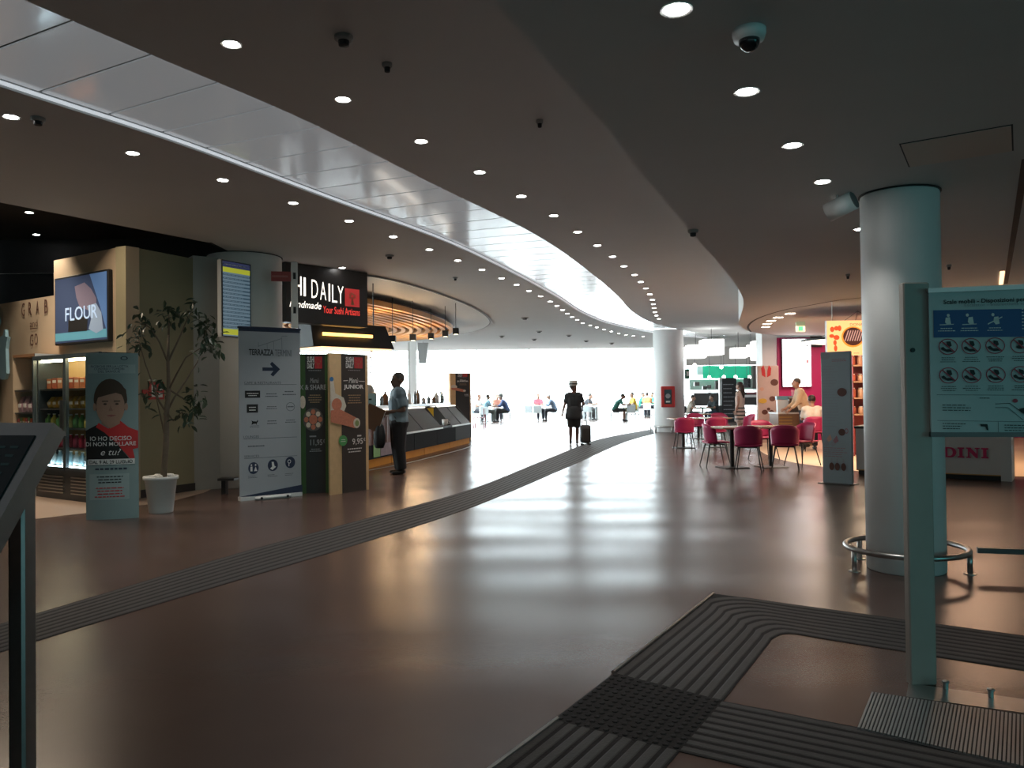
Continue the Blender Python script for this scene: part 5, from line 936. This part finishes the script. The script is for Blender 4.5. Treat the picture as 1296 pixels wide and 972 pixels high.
# heavy slab letters, the first part of the name is behind the column
def sl(px): P = onplane(px, 575, a, (d.y, -d.x)); return (P.xy - a).dot(d.normalized())
lz0, lz1 = .30, .50; hL = lz1 - lz0; mk = M('letter_magenta', (.38, .01, .07), .5)
def block(boxes): return [(x0, z0, x1, z1) for x0, z0, x1, z1 in boxes]
zb0 = at(1222, 580, a.lerp(b, .75).y).z; zb1 = at(1222, 567, a.lerp(b, .75).y).z
def letter(ch, x0, x1):
    W_ = x1 - x0; H_ = zb1 - zb0; X = lambda u: x0 + u * W_; Z = lambda v: zb0 + v * H_; m_ = MB(); y0, y1 = -.012, -.001
    if ch == 'I': m_.slab([(X(.0), Z(0)), (X(1), Z(0)), (X(1), Z(.12)), (X(.74), Z(.16)), (X(.74), Z(.84)), (X(1), Z(.88)), (X(1), Z(1)), (X(0), Z(1)), (X(0), Z(.88)), (X(.26), Z(.84)), (X(.26), Z(.16)), (X(0), Z(.12))], y0, y1)
    if ch == 'N': m_.slab([(X(0), Z(0)), (X(.34), Z(0)), (X(.34), Z(.1)), (X(.24), Z(.13)), (X(.24), Z(.62)), (X(.72), Z(0)), (X(.86), Z(0)), (X(.86), Z(.88)), (X(1), Z(.9)), (X(1), Z(1)), (X(.64), Z(1)), (X(.64), Z(.9)), (X(.76), Z(.87)), (X(.76), Z(.42)), (X(.32), Z(1)), (X(0), Z(1)), (X(0), Z(.9)), (X(.12), Z(.87)), (X(.12), Z(.13)), (X(0), Z(.1))], y0, y1)
    if ch == 'D':
        out = [(X(.55 + .45 * math.cos(k)), Z(.5 + .5 * math.sin(k))) for k in [-math.pi / 2 + i * math.pi / 10 for i in range(11)]]; inn = [(X(.52 + .22 * math.cos(k)), Z(.5 + .37 * math.sin(k))) for k in [math.pi / 2 - i * math.pi / 10 for i in range(11)]]
        m_.slab([(X(.52), Z(.0))] + out + [(X(0), Z(1)), (X(0), Z(.9)), (X(.12), Z(.87)), (X(.36), Z(.87))] + inn + [(X(.36), Z(.13)), (X(.36), Z(.87)), (X(.12), Z(.87)), (X(.12), Z(.13)), (X(0), Z(.1)), (X(0), Z(0))], y0, y1)
    return m_.build('letter', mk, t)
for ch, u, v in (('D', 1193, 1210.5), ('I', 1212, 1220.5), ('N', 1223, 1240), ('I', 1242, 1251)): letter(ch, sl(u), sl(v))
# shelves with jars behind the counter
q = at(1094, 470, 17); t = thing('jar_shelf', 'red lit wall shelf with rows of jars and bags', 'shelf', (q.x + .8, 16.9, 0.006)); MB().box((-1.1, .36, 0), (1.1, .40, 2.5)).build('back_panel', M('shelf_red', (.22, .03, .03), .5), t)
for z in (.9, 1.25, 1.6, 1.95, 2.3): MB().box((-1.1, 0, z - .03), (1.1, .36, z)).build('shelf_board', M('shelf_board', (.35, .2, .12), .5), t)
for s in (-1.1, 1.08): MB().box((s, 0, 0), (s + .02, .36, 2.5)).build('side_panel', MATS['shelf_red'], t)
for r_, z in enumerate((.9, 1.25, 1.6, 1.95)):
    for i in range(7):
        o = thing('sweet_jar', 'jar or bag of sweets on the %s board of the red lit shelf' % ('lowest', 'second', 'third', 'top')[r_], 'jar', (q.x - .22 + i * .16, 17.08, z + .007), 0, 'sweets on the %s board' % ('lowest', 'second', 'third', 'top')[r_]); rr = .055; hh = .16 + .05 * (r_ % 2); MB().lathe([(rr * .9, 0), (rr, .015), (rr, hh * .8), (rr * .6, hh * .9)], 12).build('jar_body', M('jar_%d' % (i % 3), ((.45, .10, .05), (.5, .28, .18), (.3, .04, .05))[i % 3], .3), o, True); MB().lathe([(rr * .7, hh * .9), (rr * .7, hh)], 12).build('lid', MINKW, o)
light('AREA', 'cafe_light', (7.2, 17.0, 2.85), 65, (1, .62, .40), 2.0); light('AREA', 'cafe_light', (8.3, 14.3, 2.85), 45, (1, .6, .38), 1.2); light('AREA', 'cafe_light', (8.5, 20.8, 2.85), 50, (1, .7, .6), 1.5); 
# cafe people
q = fl(1028, 560); c = at(1027, 520, 19.4); person('grey haired man in a pale yellow shirt leaning at the cafe counter', (c.x + .02, 19.9, .005), math.radians(-100), STAND(che=(0, -.08, 1.25), nek=(0, -.14, 1.44), hed=(0, -.2, 1.60), shL=(-.18, -.12, 1.38), shR=(.18, -.12, 1.38), elL=(-.22, -.22, 1.10), wrL=(-.18, -.42, .98), elR=(.22, -.2, 1.12), wrR=(.2, -.38, .95)), top=(.62, .46, .30), bottom=(.02, .025, .04), skin=(.40, .22, .15), hairc=(.08, .07, .06), sleeve=1.8, vox=.022, bulk=.02)
c = fl(1031, 571); person('dark haired person in a white top sitting on a pink chair', (c.x, c.y + .05, .005), math.radians(172), SIT(.1), top=(.62, .58, .52), bottom=(.03, .03, .05), skin=(.35, .2, .14), hairc=(.02, .012, .01), sleeve=.8, vox=.022)
c = at(932, 520, 24.0); person('long haired woman in a dress with dark stripes walking past the cafe', (c.x, 23.6, 0), math.radians(-125), STAND(elL=(-.24, .0, 1.14), wrL=(-.3, -.08, .90), hy=-.2), top=(.60, .45, .38), bottom=(.55, .42, .36), skin=(.38, .22, .16), hairc=(.045, .022, .014), sleeve=.3, leg=.5, hair='long', vox=.022, scale=.97)
wo = [o for o in COL.objects if o.get('label', '').startswith('long haired woman')][0]
for k in range(4): MB().lathe([(.205 + k * .006, .98 - k * .11), (.208 + k * .006, .94 - k * .11)], 18).build('stripe_band', MBLACK, wo).scale.y = .72
MB().lathe([(.23, .55), (.215, .75), (.19, 1.0), (.16, 1.08)], 18).build('skirt', MATS['top_120_90_76'], wo, True).scale.y = .72
# ================================================================== escalator notice and landing
q0, q1 = fl(1153, 868), fl(1187, 868); t = thing('escalator_notice', 'blue and white escalator rules board on a flat steel post', 'sign', ((q0.x + q1.x) / 2, q0.y, 0), 0)
wp = (q1 - q0).length; zt = at(1166, 357, q0.y).z; MB().bev((-wp / 2, 0, 0), (wp / 2, .05, zt), .006).build('post', M('post_steel', (.33, .30, .27), .6, .2, noise=.1), t); MB().cyl((-wp * .2, -.006, at(1163, 443, q0.y).z), (-wp * .2, .0, at(1163, 443, q0.y).z), .011).build('bolt', MBLACK, t)
p0 = at(1179, 547, q0.y - .02); zt2 = at(1179, 371, q0.y - .02).z; hB = zt2 - p0.z; wB = .62; br = MB().box((0, -.006, 0), (wB, .014, hB)).build('board', M('board_pale', (.50, .57, .57), .5, noise=.02), t); br.location = (p0.x - t.location.x, -.015, p0.z); br.rotation_euler.z = math.radians(-14)
MB().box((-.005, -.02, hB), (wB, .02, hB + .022)).build('top_frame', MSTEEL, br); MB().box((-.005, -.02, -.022), (wB, .02, 0)).build('bottom_frame', MDSTEEL, br)
f = Face(br, wB, hB, (118, 125, 118 + 527 * wB / .42, 905), d=.0065); f.w = wB
def shift(fn): return fn
class F2(Face):
    def P(s, X, Y): return (X - 118) / 527 * .425, (905 - Y - (X - 118) * .018) / 780 * s.h
f = F2(br, wB, hB, None, d=.0065); mblu = M('notice_blue', (.012, .085, .26), .5); mgr = M('notice_red', (.42, .03, .06), .5)
f.text('Scale mobili - Disposizioni per i viaggiatori', 195, 165, 790, 186, MINKB, 2, .02); f.text('Escalator - Instructions to passengers', 305, 188, 760, 203, MINKG, 2); f.rect_(140, 222, 860, 375, mblu, 'blue_field', 1)
for x, kind in ((207, 0), (327, 1), (460, 2)):
    f.disc(x + (12 if kind == 0 else -8), 252, 8, 9, MINKW, 'pictogram', 2); f.poly([(x - 2, 265), (x + 20, 262), (x + 26, 302), (x + 6, 306), (x - 6, 290)], MINKW, 'pictogram', 2); f.poly([(x - 35, 302 if kind < 2 else 300), (x + 40, 300 if kind < 2 else 262), (x + 40, 304 if kind < 2 else 268), (x - 35, 307)], MINKW, 'pictogram', 2); f.lines(x - 45, 318, x + 48, 345, 2, MINKW, 2, align='C')
f.lines(600, 215, 720, 340, 7, MINKW, 2)
for r_, y in enumerate((427, 588)):
    for i, x in enumerate((214, 335, 460, 588, 716)):
        y_ = y - r_ * 1 - i * 2; f.ring(x, y_, 51, 45, .1, mgr, 'prohibition_ring', 3); f.poly([(x - 36, y_ - 27), (x - 31, y_ - 32), (x + 36, y_ + 27), (x + 31, y_ + 32)], mgr, 'prohibition_bar', 4)
        f.poly([(x - 38, y_ + 6), (x - 25, y_ + 0), (x - 10, y_ + 14), (x + 10, y_ + 14), (x + 28, y_ + 28), (x - 5, y_ + 30), (x - 34, y_ + 16)] if i != 3 or r_ else f.ell(x, y_ + 10, 20, 10, 12), MINKB, 'pictogram', 2); f.poly([(x - 8, y_ - 30), (x + 14, y_ - 30 + i * 2), (x + 20, y_ - 6), (x + 4, y_ + 6), (x - 6, y_ - 10)], MINKB, 'pictogram', 2); f.lines(x - 48, y_ + 56, x + 48, y_ + 90, 3, MINKB, 2, align='C', fill=.3)
f.rect_(150, 694, 860, 696, MINKB); f.rect_(150, 838, 860, 840, MINKB); f.rect_(468, 842, 470, 900, MINKB); f.lines(178, 745, 350, 788, 3, MINKB, 2, fill=.3); f.lines(375, 706, 445, 718, 1, MINKB, 2); f.lines(178, 848, 300, 890, 3, MINKB, 2, fill=.3); f.lines(500, 852, 640, 895, 3, MINKB, 2, fill=.3)
for (a_, b_, c_, d_) in ((455, 742, 530, 738), (455, 762, 520, 762), (530, 738, 610, 802), (520, 762, 595, 828), (610, 802, 760, 800)): f.poly([(a_, b_), (c_, d_), (c_, d_ + 3), (a_, b_ + 3)], MINKB, 'drawing', 2)
f.disc(558, 725, 13, 11, mgr, 'stop_mark', 2); f.poly([(575, 770), (605, 762), (608, 780), (600, 795), (582, 780)], MINKB, 'pictogram', 2); f.poly([(375, 855), (412, 855), (418, 890), (408, 888), (402, 870), (378, 868)], MINKB, 'pictogram', 2)
# comb plate, steel threshold and glass clamps
def patch(name, label, cat, pix, z, mat, part):
    P_ = [fl(*p) for p in pix]; t = thing(name, label, cat, (P_[0].x, P_[0].y, 0)); MB().prism([(p.x - P_[0].x, p.y - P_[0].y) for p in P_], .0005, z).build(part, mat, t); return t, [Vector((p.x - P_[0].x, p.y - P_[0].y)) for p in P_]
t, G = patch('comb_plate', 'ribbed steel escalator comb plate let into the floor', 'floor grate', ((1103, 877), (1420, 925), (1440, 1010), (1084, 925)), .006, MDARK, 'frame')
mr2 = M('rib_steel', (.30, .31, .31), .4, .8)
for i in range(64):
    u = (i + .5) / 64; a_, b_ = G[0].lerp(G[1], u), G[3].lerp(G[2], u); a_, b_ = a_.lerp(b_, .03), a_.lerp(b_, .97); e = (G[1] - G[0]) / 64 * .30; MB().prism([tuple(a_ - e), tuple(a_ + e), tuple(b_ + e), tuple(b_ - e)], .006, .011).build('rib', mr2, t)
t, G = patch('threshold_plate', 'smooth steel threshold plate behind the comb plate', 'plate', ((1150, 866), (1420, 903), (1420, 921), (1147, 883)), .005, MSTEEL, 'plate')
for i, (x, y) in enumerate(((1197, 874), (1254, 884))):
    q = fl(x, y); o = thing('glass_clamp', 'small steel glass clamp on the threshold plate, %s the notice post' % ('beside' if i == 0 else 'farther from'), 'clamp', (q.x, q.y, .006)); MB().cyl((0, 0, 0), (0, 0, .03), .011).build('stud', MSTEEL, o); MB().lathe([(.016, .03), (.016, .038), (.008, .042)], 12).build('cap', MSTEEL, o)
MWC = M('chair_white', (.55, .62, .64), .5)
def make_white(MWC=MWC):
    t = thing('terrace_chair', 'white chair', 'chair'); MB().bev((-.22, -.22, .43), (.22, .2, .47), .01).build('seat', MWC, t); MB().bev((-.22, .19, .45), (.22, .225, .84), .012).build('backrest', MWC, t)
    for sx in (-1, 1):
        for sy in (-1, 1): MB().box((sx * .2 - .018, sy * .19 - .018, 0), (sx * .2 + .018, sy * .19 + .018, .44)).build('leg', MWC, t)
    return t
# ================================================================== food court beyond the column
zc = lambda X, Y, Yd: at(860 + X / 8.1, 420 + Y / 8.1, Yd)
for i, (x0, y0, x1, y1, Yd, lab) in enumerate(((98, 130, 275, 268, 30, 'square white lantern nearest the hose cabinet column'), (250, 72, 460, 235, 28, 'largest white lantern of the left pair, overlapping its neighbour'), (552, 160, 696, 268, 30, 'small white lantern next to the right pair'), (705, 130, 770, 250, 31, 'narrow white lantern tucked behind the tall one'), (768, 90, 900, 290, 28, 'tall white lantern beside the magenta cafe wall'))):
    p, r = zc(x0, y1, Yd), zc(x1, y0, Yd); w, h = r.x - p.x, r.z - p.z; t = thing('cube_lantern', lab, 'lamp', ((p.x + r.x) / 2, Yd, p.z)); MB().bev((-w / 2, 0, 0), (w / 2, min(w, .8), h), .02).build('shade', M('lantern_shade', (1, 1, 1), .6, emit=(1, .98, .94), es=1.6), t); MB().cyl((0, min(w, .8) / 2, h), (0, min(w, .8) / 2, CEIL + .049 - p.z), .01).build('cord', MDSTEEL, t)
yk = 40; g0, g1 = zc(65, 345, yk), zc(790, 295, yk); struct(MB().box((g0.x, yk - .1, g0.z), (X1, yk + .3, CEIL)).build('trim_5', M('bulkhead_grey', (.50, .48, .46), .6)), 'pale bulkhead above the green food kiosk')
def kbox(name, X0_, Y0_, X1_, Y1_, Yd, dep, mat, parent): p, r = zc(X0_, Y1_, Yd), zc(X1_, Y0_, Yd); return MB().box((p.x - parent.location.x, Yd - parent.location.y, max(0, p.z)), (r.x - parent.location.x, Yd - parent.location.y + dep, r.z)).build(name, mat, parent)
t = thing('food_kiosk', 'green backed food kiosk with a white counter beyond the pink cafe', 'kiosk', (zc(440, 600, yk).x, yk, 0)); MGG = M('kiosk_green_lit', (.015, .40, .22), .5, emit=(.01, .35, .2), es=.35)
for i in range(4): kbox('green_panel', 240 + i * 128, 345, 240 + i * 128 + 125, 480, 41, .05, MGG, t)
kbox('white_panel', 178, 350, 238, 445, 41, .05, M('kiosk_cyan', (.55, .8, .75), .5), t); kbox('back_wall', 105, 480, 800, 600, 41.2, .05, M('kiosk_back', (.34, .50, .44), .5, noise=.2), t); kbox('side_pier', 752, 345, 800, 580, 40.6, .3, M('kiosk_pier', (.10, .09, .085), .6), t); kbox('counter_top', 150, 600, 800, 616, 38.8, .8, MWHITE, t); kbox('counter_front', 150, 616, 800, 760, 39.0, .6, M('kiosk_front', (.06, .06, .06), .5), t); kbox('front_band', 660, 645, 800, 672, 38.9, .08, MWHITE, t); kbox('poster', 690, 616, 790, 640, 38.95, .04, M('poster_mix', (.30, .10, .12), .5, noise=.5, nscale=6), t); kbox('white_post', 415, 470, 437, 800, 37.5, .2, MWHITE, t)
for (x0, y0, x1, y1) in ((155, 515, 205, 555), (285, 545, 325, 580), (370, 500, 412, 590), (240, 555, 280, 595)): kbox('appliance', x0, y0, x1, y1, 39.8, .2, MDSTEEL, t)
for i, (x0, y0, x1, y1) in enumerate(((437, 472, 583, 808), (658, 472, 728, 572))):
    p, r = zc(x0, y1, 37.3), zc(x1, y0, 37.3); o = thing('chalk_menu', ('tall black menu board standing on the floor by the green kiosk', 'small black menu board hung over the kiosk counter')[i], 'menu board', ((p.x + r.x) / 2, 37.3, max(p.z, 0) if i else 0)); w = r.x - p.x; h = r.z - o.location.z; MB().box((-w / 2, 0, 0), (w / 2, .05, h)).build('panel', M('chalk_black', (.02, .022, .024), .6), o); f = Face(o, w, h, (0, 0, 100, 100), d=0); f.lines(10, 10, 90, 95, 9, MINKG, 1, fill=.2); f.text('GRILL' if False else 'MENU', 30, 3, 70, 8, MINKG, 1) if False else None
    if i: MB().cyl((0, .02, h), (0, .02, CEIL - o.location.z), .01).build('hanger', MDSTEEL, o)
for i, (x, y) in enumerate(((155, 340), (428, 362), (305, 466), (455, 462), (575, 462), (718, 464))):
    q = zc(x, y, 37.8); o = thing('bulb_pendant', 'bright bulb pendant in front of the green kiosk panels', 'lamp', q, 0, 'bulbs before the green kiosk'); MB().ball((0, 0, 0), .08, 12, 8).build('bulb', M('bulb_glow', (1, .95, .85), .5, emit=(1, .93, .8), es=9), o, True); MB().cyl((0, 0, .06), (0, 0, CEIL - q.z), .008).build('cord', MDSTEEL, o)
q = zc(30, 380, 30); 
c = zc(150, 700, 34); c.x -= .2; person('person in a pale top sitting at the green food court table', (c.x, 34, 0), math.radians(60), SIT(.12), top=(.5, .45, .38), bottom=(.05, .05, .05), skin=(.4, .25, .18), vox=.03); c = zc(310, 700, 34); c.x += .22; person('man in a dark shirt sitting opposite at the green food court table', (c.x, 34, 0), math.radians(-60), SIT(.15), top=(.02, .03, .035), bottom=(.03, .06, .1), skin=(.3, .18, .13), vox=.03)
dc = make_white(MDARK); tag(dc, 'dark chair under the person in a pale top', 'chair', 'dark food court chairs'); dc.name = 'food_court_chair'; dc.location = (zc(150, 700, 34).x - .2, 34, 0); dc.rotation_euler.z = math.radians(60); dup(dc, (zc(310, 700, 34).x + .22, 34, 0), math.radians(-60), 'dark chair under the man in a dark shirt')
c = zc(235, 690, 34); t = thing('food_court_table', 'small green table between two seated diners', 'table', (c.x, 34, 0)); MB().box((-.35, -.35, .72), (.35, .35, .76)).build('tabletop', M('table_green', (.03, .20, .13), .5), t); MB().cyl((0, 0, .02), (0, 0, .72), .04).build('post', MDARK, t); MB().lathe([(.25, 0), (.25, .02), (.04, .03)], 16).build('base', MDARK, t)
c = zc(628, 540, 40.2); person('kiosk worker standing behind the white counter', (c.x, 40.3, 0), 0, STAND(), top=(.35, .35, .34), skin=(.3, .18, .13), vox=.03)
q = at(866, 469, colF.y - rF * .5); t = thing('exit_plate', 'green exit plate on the side of the far column', 'sign', (colF.x + rF + .02, colF.y - .3, q.z - .3)); MB().box((0, -.02, 0), (.12, .3, .36)).build('plate', M('exit_green', (.02, .14, .08), .5), t); MB().box((.02, -.024, .1), (.1, -.021, .26)).build('pictogram', MINKW, t)
# ================================================================== far terrace seating
wc = make_white(); wk = [0]
def white(px, Yd, deg, label):
    q = at(px, 520, Yd); loc = (q.x, Yd, 0)
    if not wk[0]: wc.location = loc; wc.rotation_euler.z = math.radians(deg); tag(wc, label, 'chair', 'white terrace chairs'); wk[0] = 1
    else: dup(wc, loc, math.radians(deg), label, 'white terrace chairs')
white(615, 39.5, 160, 'white chair behind the red framed chair'); white(667, 43, 200, 'empty pale chair standing alone before the glazing'); white(680, 41.5, 180, 'white chair with its back to the hall at the table of the person in pink'); white(798, 40, 180, 'white chair with its back to the hall in front of the person in yellow'); white(744, 42.5, 170, 'white chair behind the walking man'); white(733, 43.5, 185, 'pale chair half hidden by the walking man')
t = thing('red_frame_chair', 'red tubular framed chair at the end of the sushi kiosk', 'chair', fl(607, 542), math.radians(-95))
for sx in (-.22, .22):
    MB().tube([(sx, -.22, 0), (sx, -.22, .46)], .02, 6).build('leg', M('frame_red', (.22, .02, .03), .4), t); MB().tube([(sx, .22, 0), (sx, .22, .85)], .02, 6).build('leg', MATS['frame_red'], t)
MB().box((-.23, -.23, .44), (.23, .23, .47)).build('seat', MATS['frame_red'], t); MB().box((-.22, .205, .6), (.22, .235, .84)).build('backrest', M('pad_pale', (.5, .55, .56), .6), t)
MTW = M('table_white', (.55, .58, .58), .4)
def wtable(px, Yd, label):
    q = at(px, 515, Yd); t = thing('terrace_table', label, 'table', (q.x, Yd, 0), 0, 'white terrace tables'); MB().bev((-.36, -.36, .72), (.36, .36, .75), .01).build('tabletop', MTW, t); MB().cyl((0, 0, .02), (0, 0, .72), .035).build('post', MDSTEEL, t); MB().lathe([(.25, 0), (.25, .02), (.04, .035)], 16).build('base', MDSTEEL, t)
wtable(629, 41.5, 'pale table in front of the man in navy'); wtable(691, 42.3, 'pale table between the person in pink and the man in grey blue'); wtable(755, 42, 'pale table on a dark post beside the walking man'); wtable(789, 41.3, 'pale table between the people in green and yellow'); wtable(820, 47, 'pale table far back beside the hose cabinet column')
def sitter(label, px, Yd, deg, lean, **k):
    q = at(px, 515, Yd); person(label, (q.x, Yd, 0), math.radians(deg), SIT(lean), vox=.03, scale=1.12, **k); dup(wc, (q.x, Yd, 0), math.radians(deg), 'white chair under the ' + ' '.join(label.split()[:7 if 'distant' not in label else 6]), 'white terrace chairs')
sitter('person in a white top sitting just past the sushi totem', 604, 41.8, 50, .1, top=(.55, .56, .56), hairc=(.12, .05, .03), skin=(.4, .22, .16)); sitter('man in a light blue shirt seen from behind at the terrace', 614, 40.8, 120, .12, top=(.16, .30, .38), skin=(.25, .15, .1), bottom=(.05, .06, .05)); sitter('person in a salmon top facing the hall at the terrace table', 629, 42.6, 10, .1, top=(.5, .22, .16), hairc=(.15, .06, .03), skin=(.42, .24, .18)); sitter('man in a navy jacket leaning over the terrace table', 641, 41.5, -85, .2, top=(.03, .05, .12), bottom=(.015, .015, .018), skin=(.22, .13, .1), hat=(.25, .25, .22), sleeve=1.7, bulk=.02)
sitter('person in a pink shirt and dark vest at the terrace', 681, 42.9, 15, .05, top=(.5, .12, .16), bottom=(.02, .02, .03)); sitter('man in a grey blue jacket hunched at a pale table', 702, 42, -85, .22, top=(.10, .14, .20), bottom=(.015, .015, .02), hairc=(.3, .3, .3), sleeve=1.7); sitter('person in a dark grey top bending forward behind the walking man', 740, 43, 60, .25, top=(.08, .08, .09), bottom=(.05, .05, .05)); sitter('person in a white shirt behind the walking man', 748, 44, -30, .08, top=(.6, .62, .62)); sitter('person in a dark green shirt and shorts bending over the table', 778, 40, 80, .3, top=(.012, .09, .07), bottom=(.015, .015, .015), leg=.55, skin=(.2, .1, .07)); sitter('person in a yellow top at the terrace table', 802, 41.8, -75, .06, top=(.55, .36, .03), bottom=(.12, .11, .05)); sitter('distant person in a green top near the hose cabinet column', 828, 48, -60, .1, top=(.02, .35, .2)); sitter('distant person in an orange top near the hose cabinet column', 819, 46.3, 170, .1, top=(.6, .2, .07)); sitter('distant person in a teal top at the back terrace table', 811, 48.6, 70, .1, top=(.02, .2, .16))
q = at(756, 470, 44); t = thing('slim_column', 'slim grey post on the far terrace behind the diners', 'column', (q.x, 44.6, 0)); MB().box((-.12, -.08, 0), (.12, .08, 2.55)).build('shaft', MGREYW, t); MB().box((-.2, -.15, 0), (.2, .15, .03)).build('base_plate', MSTEEL, t)
finish_people() if 'finish_people' in globals() else None
